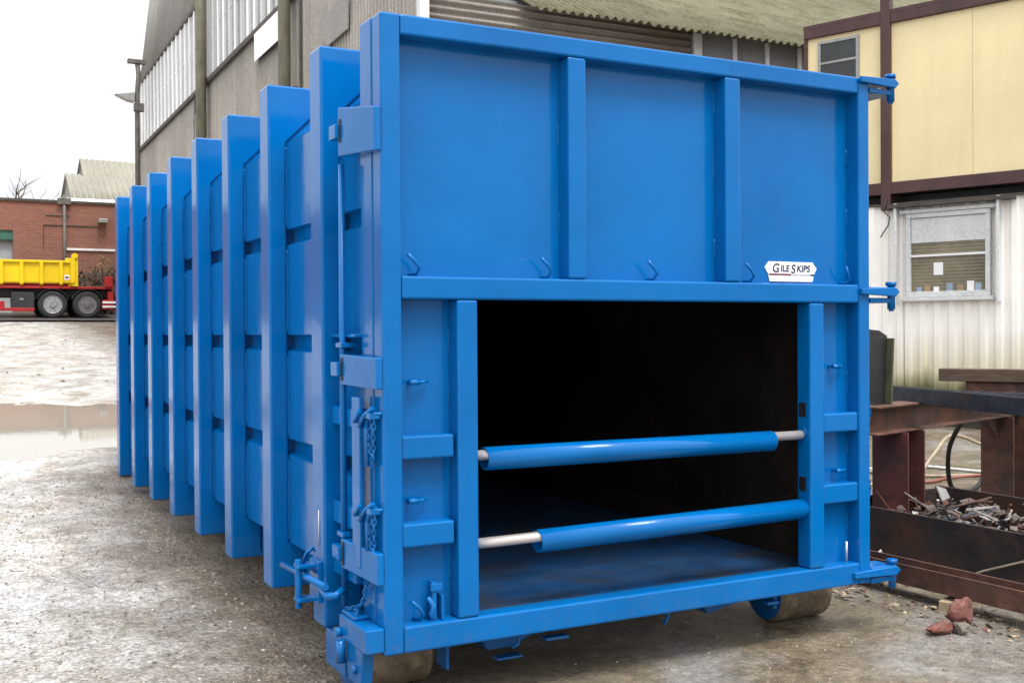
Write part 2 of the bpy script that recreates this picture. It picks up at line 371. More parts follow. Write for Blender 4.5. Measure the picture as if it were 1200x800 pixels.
# ------------------------------------------------------------------ ground
def g(y):
    s = y - 1.2
    return .025 * (s + np.sqrt(s * s + 3)) + .012 * np.maximum(0, y - 14)
def vnoise(x, y, seed):
    xi = np.floor(x).astype(int); yi = np.floor(y).astype(int); fx = x - xi; fy = y - yi
    fx = fx * fx * (3 - 2 * fx); fy = fy * fy * (3 - 2 * fy)
    def h(a, b): q = np.sin(a * 127.1 + b * 311.7 + seed * 74.7) * 43758.5453; return q - np.floor(q)
    return (h(xi, yi) * (1 - fx) + h(xi + 1, yi) * fx) * (1 - fy) + (h(xi, yi + 1) * (1 - fx) + h(xi + 1, yi + 1) * fx) * fy - .5
WATER_SLOPE = .058        # the whole bin stands tipped back on this fall; still water keeps to the true level
def wz_(y): return .385 + WATER_SLOPE * (y - 9.6)
def gz(x, y):
    x = np.asarray(x, float); y = np.asarray(y, float); z = g(np.minimum(y, 120))
    rough = np.clip((.0 - x) / 1.2, 0, 1); fary = np.clip((y - 8) / 8, 0, 1)
    n = vnoise(x * .9, y * .5, 1) * .5 + vnoise(x * 2.6, y * 1.3, 2) * .3 + vnoise(x * 6.5, y * 4.5, 3) * .16 + vnoise(x * 15, y * 12, 4) * .07
    amp = .010 + .05 * rough + .09 * fary * np.clip((4.5 - x) / 3, 0, 1) * np.clip((34 - y) / 4, 0, 1)
    amp = amp * np.where((x > -.3) & (x < 2.8) & (y > -.3) & (y < 7.0), .25, 1.)
    z = z + n * amp
    # wheel tracks down the yard
    tr = np.exp(-((x + 1.55 + .12 * np.sin(y * .5)) / .20) ** 2) + np.exp(-((x + 3.4 + .12 * np.sin(y * .5)) / .22) ** 2)
    z = z - .028 * tr * np.clip((y + 2) / 3, 0, 1)
    # basin that holds the puddle
    d = np.sqrt(((x + 1.1) / 3.1) ** 2 + ((y - 10.0) / 2.0) ** 2) + vnoise(x * 1.3, y * .9, 6) * .45 + vnoise(x * 4., y * 2.2, 8) * .16
    k = np.clip((1.12 - d) / .3, 0, 1)
    return z * (1 - k) + (wz_(y) - .03 + n * .11) * k
def axis_steps(segs):
    out = []
    for a, b, st in segs: out += list(np.arange(a, b - 1e-6, st))
    out.append(segs[-1][1]); return np.array(out)
xs = axis_steps([(-600, -60, 60), (-60, -12, 4), (-12, -5, .5), (-5, 5, .055), (5, 12, .25), (12, 60, 4), (60, 600, 60)])
ys = axis_steps([(-200, -20, 30), (-20, -4, 1.), (-4, 14, .07), (14, 40, .25), (40, 80, 4), (80, 900, 60)])
X, Y = np.meshgrid(xs, ys); Z = gz(X, Y)
nx, ny = len(xs), len(ys)
vv = np.stack([X.ravel(), Y.ravel(), Z.ravel()], 1)
ii = (np.arange(ny - 1)[:, None] * nx + np.arange(nx - 1)[None, :]).ravel()
ff = np.stack([ii, ii + 1, ii + nx + 1, ii + nx], 1)
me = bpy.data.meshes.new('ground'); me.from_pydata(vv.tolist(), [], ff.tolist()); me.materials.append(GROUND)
me.polygons.foreach_set('use_smooth', [True] * len(me.polygons)); me.update()
go = bpy.data.objects.new('ground', me); COL.objects.link(go); tag(go, kind='structure')
def G(x, y): return float(gz(np.array([x]), np.array([y]))[0])

mb = MB(); n = 48
mb.add([(-1.1 + 3.7 * math.cos(2 * math.pi * k / n), 9.7 + 2.9 * math.sin(2 * math.pi * k / n), wz_(9.7 + 2.9 * math.sin(2 * math.pi * k / n))) for k in range(n)], [tuple(range(n))])
tag(mb.build('puddle', WATER), kind='structure')
mb = MB()
rx = np.linspace(-60, 40, 41)
mb.add([(x, 34.2, float(g(34.2)) + .06) for x in rx] + [(x, 39.8, float(g(39.8)) + .06) for x in rx], [(i, i + 1, 41 + i + 1, 41 + i) for i in range(40)])
tag(mb.build('road', ROADM), kind='structure')

# crushed stone lying loose on the yard
mb = MB(); cnt = 0
ico = [(0, 0, 1), (.9, 0, .2), (-.3, .85, .25), (-.5, -.75, .15), (.3, .3, -.6), (-.4, 0, -.7)]
icof = [(0, 1, 2), (0, 2, 3), (0, 3, 1), (1, 4, 2), (2, 5, 3), (3, 5, 4), (3, 4, 1), (2, 4, 5)]
def stone(mb, x, y, r, lift=.25):
    q = Matrix.Rotation(random.random() * 6.28, 3, 'Z') @ Matrix.Rotation(random.random() * 6.28, 3, 'X'); z = G(x, y)
    sq = (random.uniform(.7, 1.3), random.uniform(.7, 1.3), random.uniform(.5, .9))
    mb.add([(x + w.x * r * sq[0], y + w.y * r * sq[1], z + r * lift + w.z * r * sq[2]) for w in (q @ Vector(p) for p in ico)], icof)
for _ in range(9000):
    x = -3.2 + 3.4 * random.random() ** .8; y = -1.0 + 7.5 * random.random() ** 1.3
    if x > -.05 and y > .0: continue
    mb.mat(0 if random.random() < .7 else 1); stone(mb, x, y, random.choice((.004, .004, .005, .005, .006, .007, .009, .012)))
for _ in range(900):
    x = random.uniform(-.2, 5.0); y = random.uniform(-1.6, .4); mb.mat(0 if random.random() < .7 else 1); stone(mb, x, y, random.choice((.003, .004, .005, .006, .008)))
for _ in range(260):
    y = random.uniform(12, 26); x = random.uniform(-6, 2.0) - 1.5 * (random.random() < .5); mb.mat(0 if random.random() < .5 else 1); stone(mb, x, y, random.choice((.012, .016, .02, .03, .045)))
tag(mb.build('gravel', [STONE, STONED]), 'small crushed stones lying loose over the muddy yard', 'gravel', kind='stuff')

# ------------------------------------------------------------------ warehouse
wh = thing('warehouse', 'tall grey cement sheet warehouse with glazed strip, downpipes and mossy lean-to behind blue bin', 'warehouse', (4.47, 10.0, 0.2), R(-1.1))
LW = 25.6       # far end of the long wall, local y; the wall faces -x
def lz(z): return z - .2
W_ = Vector((-1, 0, 0))
mb = MB()
for y0, y1 in ((0, 5.6), (5.6, 14.2), (14.2, LW)):
    mb.corrugated((random.uniform(-.006, .006), y0, lz(0.2)), (0, y1 - y0, 0), (0, 0, 7.62), W_, .146, .024, per=8)
wall = mb.build('wall', ASB, wh)
mb = MB(); mb.box(.06, .3, .1, LW - .05, 0, lz(9.9)); mb.build('backing_wall', BLUEGREY, wh)
mb = MB(); mb.box(-.085, .02, 5.7, LW, lz(7.74), lz(7.86)); mb.box(-.085, .02, 5.7, LW, lz(9.97), lz(10.07)); mb.build('band_rail', DKTRIM, wh, bevel=.01)
# patent glazing: panes between bars
y = 6.0; k = 0
while y < LW - .3:
    w = .38 if y < 14 else .56; bw = .22 if y < 14 else .10
    mb = MB().box(-.03, .02, y, y + w, lz(7.861), lz(9.969)); mb.build('window_pane', (PANEW if (k * 7 % 5 < 3) else PANEG) if y < 14 else PANED, wh)
    mb = MB().box(-.07, .02, y + w + .004, y + w + bw - .004, lz(7.861), lz(9.969)); mb.cyl((-.085, y + w + .05, lz(8.9)), (-.065, y + w + .05, lz(8.9)), .04, 8)
    mb.build('glazing_bar', PANED if y < 14 else PANEW, wh); y += w + bw; k += 1
# steep upper slope above the glazing and the roof behind it
mb = MB(); mb.corrugated((0, 5.7, lz(10.08)), (0, LW - 5.7, 0), (.55, 0, 4.6), Vector((-.993, 0, .12)), .146, .024); mb.build('upper_cladding', ASBUP, wh)
mb = MB(); mb.box(.9, 14, 5.8, LW - .1, lz(9.0), lz(14.6)); mb.build('nave_wall', ASB, wh)
mb = MB(); mb.prism([(.7, lz(14.66)), (7.5, lz(17.5)), (14.3, lz(14.66))], 'y', 5.6, LW); mb.build('roof', OLDROOF, wh)
mb = MB(); mb.box(-.06, .9, LW, LW + .05, .0, lz(10.0)); mb.box(.9, 14, LW, LW + .05, 0, lz(14.6)); mb.build('end_wall', ASB, wh)
for yy, rr in ((14.0, .13), (6.2, .115)):
    o = MB().tube([(-.22, yy, 0), (-.22, yy, lz(14.0))], rr, 16); pp = o.build('downpipe', PIPEM, wh)
    for zz in (3, 6, 7.8, 10): MB().box(-.10, .0, yy - .16, yy + .16, lz(zz), lz(zz) + .06).build('pipe_bracket', DKTRIM, pp)
MB().cyl((-.05, 5.72, 0), (-.05, 5.72, lz(11)), .03, 8).build('conduit', DKTRIM, wh)
MB().box(-.10, -.088, 6.72, 9.0, lz(7.16), lz(7.735)).build('white_panel', WHITE, wh, bevel=.005)
# cracks and broken corners in the sheets
mb = MB()
for y0, z0, z1 in ((15.9, 7.7, 5.2), (3.9, 6.5, 5.3)):
    zz = z0; pts = []
    while zz > z1: pts.append((y0 + random.uniform(-.09, .09), lz(zz))); zz -= .28
    for (a, b), (c, d) in zip(pts, pts[1:]): mb.add([(-.034, a - .04, b), (-.034, a + .05, b), (-.034, c + .04, d), (-.034, c - .05, d)], [(0, 1, 2, 3)])
mb.build('crack', BLACKM, wh)
MB().prism([(2.9, lz(6.9)), (4.4, lz(6.9)), (4.35, lz(6.55)), (4.0, lz(6.33)), (2.95, lz(6.36))], 'x', -.075, -.05).build('patch_sheet', ASBUP, wh)
# lean-to facade, facing -y
mb = MB(); mb.box(-.05, .10, -.06, .06, 0, lz(9)); mb.build('steel_post', WHITEPOST, wh, bevel=.01); MB().box(4.53, 4.68, -.05, .06, 0, lz(6.1)).build('steel_post', WHITEPOST, wh, bevel=.01)
mb = MB()
mb.corrugated((.12, 0, lz(.2)), (0, 0, 5.95), (4.39, 0, 0), Vector((0, -1, 0)), .11, .022, per=8); mb.build('roller_shutter', SHUT, wh)
mb = MB(); mb.box(4.70, 13, .01, .06, 0, lz(6.22)); mb.build('facade_panel', BLUEGREY, wh)
for xx in (5.30, 5.95, 6.62): MB().box(xx, xx + .07, -.03, .005, 0, lz(6.1)).build('facade_post', WHITEPOST, wh)
mb = MB(); mb.box(.0, 13, .07, .2, 0, lz(6.22)); mb.build('facade_backing', BLUEGREY, wh)
mb = MB(); rp = math.tan(R(29))
mb.corrugated((1.5, -.42, lz(6.02)), (26, 0, 0), (0, 9.2, 9.2 * rp), Vector((0, -math.sin(R(29)), math.cos(R(29)))), .146, .026, per=10, rows=3, jag=.07); mb.build('lean_to_roof', MOSSROOF, wh)
mb = MB(); mb.box(.1, 9.2, .21, 5.6, lz(5.9), lz(5.95)); mb.build('ceiling', BLUEGREY, wh)
MB().prism([(.02, lz(5.9)), (5.6, lz(5.9)), (5.6, lz(9.4)), (.02, lz(6.9))], 'x', .03, .1).build('gable_sheet', ASB, wh)

# lamp pole at the warehouse end
t = thing('lamp_post', 'thin weathered steel lamp post with side floodlight by warehouse corner', 'lamp post', (4.36, 32.5, G(4.36, 32.5)))
MB().tube([(0, 0, -.1), (0, 0, 7.3), (.05, 0, 7.9), (.02, 0, 8.25)], [.09, .075, .075, .075], 10).build('pole', LAMPM, t)
MB().box(-.28, .26, -.1, .1, 8.25, 8.38).build('crosshead', LAMPM, t, bevel=.01)
MB().prism([(-.10, 7.02), (-.10, 7.32), (-.68, 7.22), (-.30, 7.05)], 'y', -.16, .16).build('floodlight', GALV, t, bevel=.01)
MB().box(-.1, .2, -.1, .1, 6.75, 7.0).build('control_box', LAMPM, t, bevel=.01)

# ------------------------------------------------------------------ stacked site cabins on the right
def cabin_loc(s, d=0.): # s along the face, d behind it
    return (9.683 + .342 * s + .94 * d, 6.639 - .94 * s + .342 * d)
RZ = math.atan2(-.94, .342)     # local +x runs along the face, local +y behind it
wc = thing('white_cabin', 'dirty white corrugated site cabin with green algae and caged window, under yellow cabin', 'cabin', (9.683, 6.639, .25), RZ)
def zc(z): return z - .25
S0, S1 = -1.2, 6.0; wz0, wz1 = zc(.42), zc(3.11)
mb = MB(); F = Vector((0, -1, 0))
def wsheet(a, b, z0, z1): mb.corrugated((a, 0, z0), (b - a, 0, 0), (0, 0, z1 - z0), F, .19, .03, shape='trap', per=24)
wsheet(S0, .24, wz0, wz1); wsheet(.24, 1.38, wz0, zc(1.86)); wsheet(.24, 1.38, zc(3.03), wz1); wsheet(1.38, S1, wz0, wz1)
mb.build('wall', WHTC, wc)
mb = MB(); mb.box(S0, S1, .02, 2.5, wz0, wz1 - .02); mb.build('cabin_shell', WHTC, wc)
mb = MB(); mb.box(S0 - .03, S1, -.05, 2.5, wz1, wz1 + .03); mb.build('roof', DKTRIM, wc)
mb = MB(); mb.box(S0, S1, .1, .25, zc(.2), wz0 - .001); mb.box(S0, S1, 2.2, 2.35, zc(.2), wz0 - .001); mb.build('base_rail', DKTRIM, wc)
wf = MB()
a, b, z0, z1 = .27, 1.33, zc(1.90), zc(2.98)
wf.box(a, b, -.07, .015, z0, z0 + .07); wf.box(a, b, -.07, .015, z1 - .06, z1); wf.box(a, a + .06, -.068, .015, z0 + .071, z1 - .061); wf.box(b - .06, b, -.068, .015, z0 + .071, z1 - .061)
wf.box(a - .05, b + .05, -.10, .0, z0 - .05, z0 - .003); wf.box(a - .08, b + .08, -.09, 0, z1 + .003, z1 + .05)
win = wf.build('window', PANEG, wc, bevel=.006)
MB().box(a + .061, b - .061, -.03, .012, z0 + .071, z1 - .061).build('pane', TANGLASS, win)
MB().box(a + .065, b - .065, -.045, -.034, z1 - .38, z1 - .065).build('blind', PANEG, win)
MB().box(a + .061, b - .061, -.06, -.032, z0 + .52, z0 + .545).build('transom', WHITE, win)
MB().box(.62, .74, -.036, -.031, z0 + .28, z0 + .44).build('notice', WHITE, win)
cmats = [simple('clutter_blue', (.25, .32, .42)), simple('clutter_tan', (.34, .24, .14)), WHITE]
for k, cc in enumerate(((.40, .06), (.5, .09), (.62, .06), (.78, .1), (.92, .08), (1.04, .12), (1.14, .09))):
    MB().box(cc[0], cc[0] + .05 + cc[1] * .3, -.04, -.031, z0 + .072, z0 + .072 + cc[1]).build('sill_jar', cmats[k % 3], win)
mb = MB()
for k in range(29): zz = z0 - .05 + k * .043; mb.cyl((a - .10, -.13, zz), (b + .10, -.13, zz), .0007, 4)
for k in range(2): xx = a - .10 + k * (b - a + .2); mb.cyl((xx, -.134, z0 - .06), (xx, -.134, z1 + .12), .004, 5)
mb.box(a - .13, a - .10, -.14, -.04, z0 - .08, z1 + .14); mb.box(b + .10, b + .13, -.14, -.04, z0 - .08, z1 + .14)
mb.build('window_cage', PANEG, wc)
MB().box(a - .2, b + .3, -.16, .0, z1 + .085, z1 + .13).build('hood', DKTRIM, wc)

yc = thing('yellow_cabin', 'cream yellow panelled site cabin with dark brown trim, stacked above white cabin', 'cabin', (9.683, 6.639, 3.24), RZ)
def zy(z): return z - 3.24
MB().box(-1.13, -.066, .0, .05, zy(3.42), zy(5.5)).build('panel', YELP, yc)
mbp = MB(); mbp.box(.066, 1.10, .0, .05, zy(3.42), zy(5.5)); mbp.box(1.104, 2.2, .0, .05, zy(3.42), zy(5.5)); mbp.box(2.205, 6.0, .0, .05, zy(3.42), zy(5.5)); mbp.box(.066, .09, -.012, .0, zy(3.42), zy(5.5)); mbp.build('panel', YELP, yc)
MB().box(-1.1, 6, .051, 2.5, zy(3.3), zy(5.52)).build('cabin_shell', YELP, yc)
mb = MB(); mb.box(-1.17, 6, -.05, .05, zy(5.501), zy(5.63)); mb.box(-1.17, 6, -.06, .05, zy(3.26), zy(3.418)); mb.build('trim', BROWNT, yc, bevel=.008)
mb = MB(); mb.box(-.065, .065, -.07, .05, zy(3.05), zy(6.2)); mb.build('corner_post', BROWNT, yc, bevel=.008)
MB().box(-1.17, -1.131, -.04, .05, zy(3.42), zy(5.5)).build('edge_trim', BROWNT, yc)
MB().box(-1.17, 6, -.05, 2.6, zy(5.631), zy(5.68)).build('roof', BROWNT, yc)
MB().box(-1.1, 6, .25, 2.4, zy(3.145), zy(3.259)).build('support_frame', BLACKM, yc)
wfm = MB(); a, b, z0, z1 = -.97, -.38, zy(4.72), zy(5.44)
wfm.box(a, b, -.03, .0, z1 - .04, z1); wfm.box(a, b, -.03, 0, z0, z0 + .04); wfm.box(a, a + .04, -.028, 0, z0 + .041, z1 - .041); wfm.box(b - .04, b, -.028, 0, z0 + .041, z1 - .041); wfm.box(a + .041, b - .041, -.026, 0, z0 + .40, z0 + .43)
win = wfm.build('window', GALV, yc)
MB().box(a + .041, b - .041, -.012, -.001, z0 + .041, z1 - .041).build('pane', GLASS, win)
MB().tube([(.02, -.08, zy(3.2)), (-.02, -.1, zy(3.05)), (.08, -.12, zy(2.95)), (.05, -.1, zy(2.85)), (-.06, -.09, zy(2.7))], .008, 6).build('loose_cable', HOSEBLK, yc)

# ------------------------------------------------------------------ brick building, sheds, tree and shrubs far back
bz = float(g(40))
bb = thing('brick_building', 'long low red brick building with green-topped grey roller door, behind yellow tipper', 'building', (0, 40, bz))
ht = 6.36 - bz
mb = MB(); mb.box(1.19, 30, 0, 12, -.3, ht); mb.box(-30, -2.0, 0, 12, -.3, ht); mb.box(-2.0, 1.19, 0, 12, 5.30 - bz, ht); mb.build('wall', BRICK, bb)
MB().box(-30, 30, -.06, 12.1, ht, ht + .10).build('coping', DKTRIM, bb)
MB().prism([(-.02, ht + .101), (6, ht + .9), (12, ht + .101)], 'x', 3.2, 30).build('roof', COPING, bb)
MB().prism([(-.02, ht + .101), (6, ht + .35), (12, ht + .101)], 'x', -30, 2.6).build('roof', COPING, bb)
d = MB().box(-2, 1.19, .25, .35, -.2, 5.0 - bz).build('roller_door', GREYDOOR, bb)
MB().box(-2, 1.19, .05, .24, 4.95 - bz, 5.30 - bz).build('door_header', GREEN, bb)
MB().tube([(2.93, -.09, 0), (2.93, -.09, ht + .3)], .06, 12).build('drainpipe', LAMPM, bb)
MB().box(2.7, 3.16, -.16, 0, ht - .05, ht + .18).build('rain_hopper', LAMPM, bb)
MB().box(4.1, 4.42, -.35, .0, 5.66 - bz, 5.82 - bz).build('bulkhead_light', GALV, bb, bevel=.02)
mb = MB(); mb.box(2.2, 4.2, -.03, 0, 5.52 - bz, 5.55 - bz); mb.box(2.2, 2.23, -.03, 0, 4.7 - bz, 5.52 - bz); mb.box(2.3, 3.1, -.03, 0, 5.88 - bz, 5.91 - bz); mb.build('conduit', DKTRIM, bb)
MB().box(3.0, 6, -.06, 0, 4.62 - bz, 4.70 - bz).build('pale_pipe', COPING, bb)
def shed(lbl, xa, za, xl, zl, depth, y0):
    s = thing('gabled_shed', lbl, 'shed', (xl, y0, float(g(60))))
    zb = float(g(60)); wdt = 2 * (xa - xl)
    return s
# two old sheds: ridge runs along x, gable end facing left of view
s1 = thing('gabled_shed', 'larger old grey gabled shed with corrugated roof, above brick building roofline', 'shed', (5.9, 60, float(g(60))), 0)
def gable_shed(t, L, half, ze, zr):
    z0 = t.location.z; ze -= z0; zr -= z0
    MB().prism([(-half, -.3), (-half, ze), (0, zr), (half, ze), (half, -.3)], 'x', .0, L).build('wall', ASBUP, t)
    sl = math.hypot(half, zr - ze)
    for sg in (-1, 1):
        w = Vector((0, sg * (zr - ze) / sl, half / sl)); e = Vector((-.15, sg * half * 1.05, ze - .05 * (zr - ze))); r = Vector((-.15, 0, zr)) + w * .04
        MB().corrugated(e + w * .04, (L + .3, 0, 0), r - e - w * .04, w, .3, .05).build('roof', OLDROOF, t)
s1.rotation_euler.z = R(5); gable_shed(s1, 9, 2.6, 8.1, 11.0)
s2 = thing('gabled_shed', 'smaller old grey gabled shed, left of the larger one, above brick wall', 'shed', (4.75, 56, float(g(56))), R(5)); gable_shed(s2, 4.0, 1.6, 8.0, 9.6)

def twig_mesh(base, h, spread, nb, r0, depth, seed, bend=.25):
    rr = random.Random(seed); mb = MB(); tips = []
    def grow(p, dr, L, r, lev):
        pts = [p]; q = Vector(p); d = Vector(dr)
        for k in range(4):
            d = (d + Vector((rr.uniform(-bend, bend), rr.uniform(-bend, bend), rr.uniform(-.05, .12)))).normalized(); q = q + d * L / 4; pts.append(q.copy())
        mb.tube(pts, [r * (1 - .16 * k) for k in range(5)], 5 if lev else 8)
        if lev < depth:
            for k in range(nb):
                i = rr.randint(1, 4); dd = (d + Vector((rr.uniform(-spread, spread), rr.uniform(-spread, spread), rr.uniform(-.1, .6)))).normalized()
                grow(pts[i], dd, L * rr.uniform(.45, .7), r * .5, lev + 1)
        else: tips.extend(pts[1:])
    grow(Vector(base), Vector((0, 0, 1)), h, r0, 0)
    return mb, tips
t = thing('bare_tree', 'leafless winter tree showing fine twigs above brick building roof', 'tree', (3.0, 66, float(g(66))))
mb, tips = twig_mesh((0, 0, -.2), 4.2, 1.0, 4, .16, 3, 11); mb.build('trunk', BARK, t)
sh = thing('flowering_shrub', 'sparse bare shrub with yellow-green buds against brick wall', 'shrub', (4.0, 39.2, float(g(39.2))))
stems = MB(); alltips = []
for k in range(5):
    m2, tp = twig_mesh((random.uniform(-.5, .7), random.uniform(-.2, .3), -.1), 1.5, .9, 3, .035, 2, 30 + k, .3); o = len(stems.v); stems.v += m2.v
    stems.f += [tuple(o + i for i in f) for f in m2.f]; stems.mi += m2.mi; stems.sm += m2.sm; alltips += tp
stems.build('stem', BARK, sh)
mb = MB()
for p in alltips:
    for k in range(2):
        q = p + Vector((random.gauss(0, .08), random.gauss(0, .08), random.gauss(0, .08))); r = random.uniform(.02, .045); a = Vector((random.gauss(0, 1), random.gauss(0, 1), random.gauss(0, 1))).normalized(); b = a.orthogonal().normalized() * r; c = a.cross(b).normalized() * r
        mb.add([q + b, q + c, q - b, q - c], [(0, 1, 2, 3)])
mb.build('foliage', BUDS, sh)
hd = thing('low_hedge', 'low dark brown twiggy hedge behind red truck bed', 'hedge', (4.2, 38.6, float(g(38.6))))
mb = MB()
for k in range(900):
    p = Vector((random.uniform(-1.5, 2.2), random.gauss(0, .22), random.random() * 1.55)); d = Vector((random.gauss(0, 1), random.gauss(0, .6), random.gauss(.5, .6))).normalized() * random.uniform(.1, .28); w = d.orthogonal().normalized() * .02
    mb.add([p - d - w, p - d + w, p + d + w, p + d - w], [(0, 1, 2, 3)])
mb.build('twigs', HEDGE, hd)

# ------------------------------------------------------------------ truck with yellow skip body
tz = float(g(35.5)) + .062
tk = thing('hooklift_truck', 'red and black flatbed truck with twin rear axles, parked by brick building', 'truck', (2.6, 35.5, tz))
mb = MB(); mb.box(-6.8, 1.45, .5, .68, .72, .98); mb.box(-6.8, 1.45, 1.72, 1.9, .72, .98); mb.build('chassis', DARKMETAL, tk, bevel=.01)
MB().box(-6.2, 1.42, .12, 2.28, .985, 1.06).build('bed_rail', REDP, tk, bevel=.01)
mb = MB(); mb.box(1.05, 1.40, .02, .10, .30, .62); mb.box(1.25, 1.42, .1, 2.3, .3, .9); mb.build('tail_frame', REDP, tk, bevel=.008)
mb = MB(); mb.box(1.06, 1.55, -.004, .018, .50, .57); mb.box(1.06, 1.55, -.004, .018, .36, .42); mb.build('reflective_board', WHITE, tk)
MB().box(1.15, 1.4, .06, .2, 1.06, 1.42).build('rear_stop', REDP, tk, bevel=.008)
for wx in (-.5, .58, -5.6):
    for near in (1, 0):
        wy = .0 if near else 2.06
        w = MB().lathe([(.10, .05), (.10, .295), (0, .30), (.0, .40), (.03, .44), (.04, .455), (.28, .455), (.32, .40), (.32, .30)], (wx, wy, .455), 'y', 36).build('wheel', TYRE, tk)
        prof = [(-.02, .02), (-.02, .09), (.03, .11), (.06, .15), (.085, .24), (.01, .28), (-.004, .298), (.012, .304)]
        MB().lathe(prof, (wx, wy, .455), 'y', 24).build('rim', RIM if wx < 0 else RIMD, w)
        if near:
            nt_ = MB()
            for q in range(10): t_ = q * .628; nt_.cyl((wx + .17 * math.cos(t_), wy + .02, .455 + .17 * math.sin(t_)), (wx + .17 * math.cos(t_), wy + .075, .455 + .17 * math.sin(t_)), .022, 6)
            tag(nt_.build('wheel_nuts', DARKMETAL, w), kind='stuff')
    mg = MB()
    if wx > -3:
        for k in range(9):
            a0, a1 = R(20 + k * 15.5), R(20 + (k + 1) * 15.5); mg.add([(wx + .53 * math.cos(q), yy, .455 + .53 * math.sin(q)) for q in (a0, a1) for yy in (-.02, .36)] + [(wx + .515 * math.cos(q), yy, .455 + .515 * math.sin(q)) for q in (a0, a1) for yy in (-.02, .36)], [(0, 1, 3, 2), (4, 6, 7, 5), (0, 2, 6, 4), (1, 5, 7, 3)])
        mg.build('mudguard', DARKMETAL, tk)
MB().box(-1.75, -1.05, .15, .6, .32, .86).build('tool_box', DARKMETAL, tk, bevel=.02)
MB().box(-1.5, -1.38, .12, .149, .60, .66).build('toolbox_latch', GALV, tk)
mb = MB(); mb.box(-4.4, -1.05, .06, .12, .24, .34); mb.box(-2.45, -1.95, .1, .4, .26, .56); mb.build('side_guard', REDP, tk, bevel=.01)
mb = MB(); mb.box(-4.3, -2.6, .1, .6, .4, .9); mb.build('fuel_tank', DARKMETAL, tk, bevel=.05)
cb = MB().prism([(-6.9, .55), (-4.95, .55), (-4.95, 2.9), (-6.5, 2.9), (-6.85, 1.8)], 'y', .0, 2.4).build('cab', REDP, tk, bevel=.04)
MB().box(-6.3, -5.4, -.012, .004, 1.75, 2.5).build('side_window', GLASS, cb)
MB().box(-6.45, -5.2, -.02, -.014, .6, 1.7).build('door', REDP, cb, bevel=.004)

sk = thing('yellow_skip', 'bright yellow ribbed tipper skip body loaded on red truck', 'skip', (2.6, 35.5, tz + 1.063))
mb = MB()
L0, L1 = -4.6, .12
for (ya, yb) in ((.14, .18), (2.22, 2.26)):
    mb.box(L0, L1, ya, yb, .14, .80)
mb.box(L0, L1, .16, 2.24, .10, .14); mb.box(L0, L0 + .05, .16, 2.24, .14, .8)
body = mb.build('body', YEL, sk)
mb = MB(); mb.box(L0, L1, .07, .20, .78, .86); mb.box(L0, L1, 2.2, 2.33, .78, .86); mb.build('top_rim', YEL, sk, bevel=.01)
for k in range(8):
    x = -.28 - k * .605
    MB().prism([(.14, .02), (.06, .08), (.06, .78), (.14, .78)], 'x', x, x + .11).build('rib', YEL, sk, bevel=.006)
mb = MB(); mb.box(.121, .30, .05, .22, -.0, 1.08); mb.box(.121, .30, 2.18, 2.35, 0, 1.08); mb.box(.20, .27, .22, 2.18, .06, .9); mb.cyl((.2, .0, 1.02), (.2, .3, 1.02), .09, 14); mb.box(.06, .2, .0, .04, .12, .95); mb.build('tailgate', YEL, sk, bevel=.008)
mb = MB(); mb.box(-.13, .04, .128, .137, .22, .38); st = mb.build('warning_plate', WHITE, sk)
MB().box(-.10, .01, .122, .127, .27, .33).build('red_mark', REDPRINT, st)
MB().box(L0, L1 - .1, .3, 2.1, .001, .099).build('underframe', REDP, sk)

# ------------------------------------------------------------------ the blue container
W = 2.5; ZB, ZT = .27, 2.693
bin_ = thing('roll_on_container', 'large ribbed blue steel roll-on container, its open hatch barred, standing on wet ground', 'container', (1.25, 3.2, .05))
def part(mb, name, mat, parent=bin_, bevel=.0): return mb.build(name, mat, parent, local=False, bevel=bevel)
gr_ = []
def groove(z0, z1): return [(.02, z0 + .01), (.052, z0 + .026), (.060, z0 + .03), (.060, z1 - .004), (.02, z1)]
prof = [(.02, .483)]
for a_, b_ in ((.892, .982), (1.392, 1.480), (1.900, 1.985)): prof += groove(a_, b_)
prof += [(.02, 2.40), (.125, 2.40), (.125, .483)]
Y0, Y1 = .226, 6.34
part(MB().prism(prof, 'y', Y0, Y1), 'side_wall', BLUED, bevel=.004)
part(MB().prism([(W - x, z) for x, z in prof], 'y', Y0, Y1), 'side_wall', BLUED, bevel=.004)
part(MB().prism([(.0205, 2.401), (.185, 2.56), (2.315, 2.56), (2.4795, 2.401), (2.375, 2.401), (2.275, 2.52), (.225, 2.52), (.125, 2.401)], 'y', Y0, Y1), 'roof', BLUE, bevel=.003)
mb = MB(); yb = .12
for ya in (.10, 1.62, 3.15, 4.7):
    ye = {.10: 1.615, 1.62: 3.145, 3.15: 4.695, 4.7: 6.3}[ya]; mb.box(.205, 2.295, ya, ye, .335, .358)
part(mb, 'floor', FLOORM, bevel=.003)
for x0 in (.101, 2.296): part(MB().box(x0, x0 + .103, Y0, Y1, .30, .50), 'bottom_sill', BLUED)
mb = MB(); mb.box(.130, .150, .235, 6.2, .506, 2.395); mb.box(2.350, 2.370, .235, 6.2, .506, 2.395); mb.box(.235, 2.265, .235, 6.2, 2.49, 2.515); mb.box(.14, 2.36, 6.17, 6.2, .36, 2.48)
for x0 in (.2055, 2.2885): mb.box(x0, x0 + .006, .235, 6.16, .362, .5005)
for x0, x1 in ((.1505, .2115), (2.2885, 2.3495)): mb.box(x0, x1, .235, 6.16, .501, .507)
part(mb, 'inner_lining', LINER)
mb = MB(); mb.box(.03, 2.47, 6.341, 6.42, .30, 2.56); part(mb, 'front_wall', BLUE, bevel=.005)
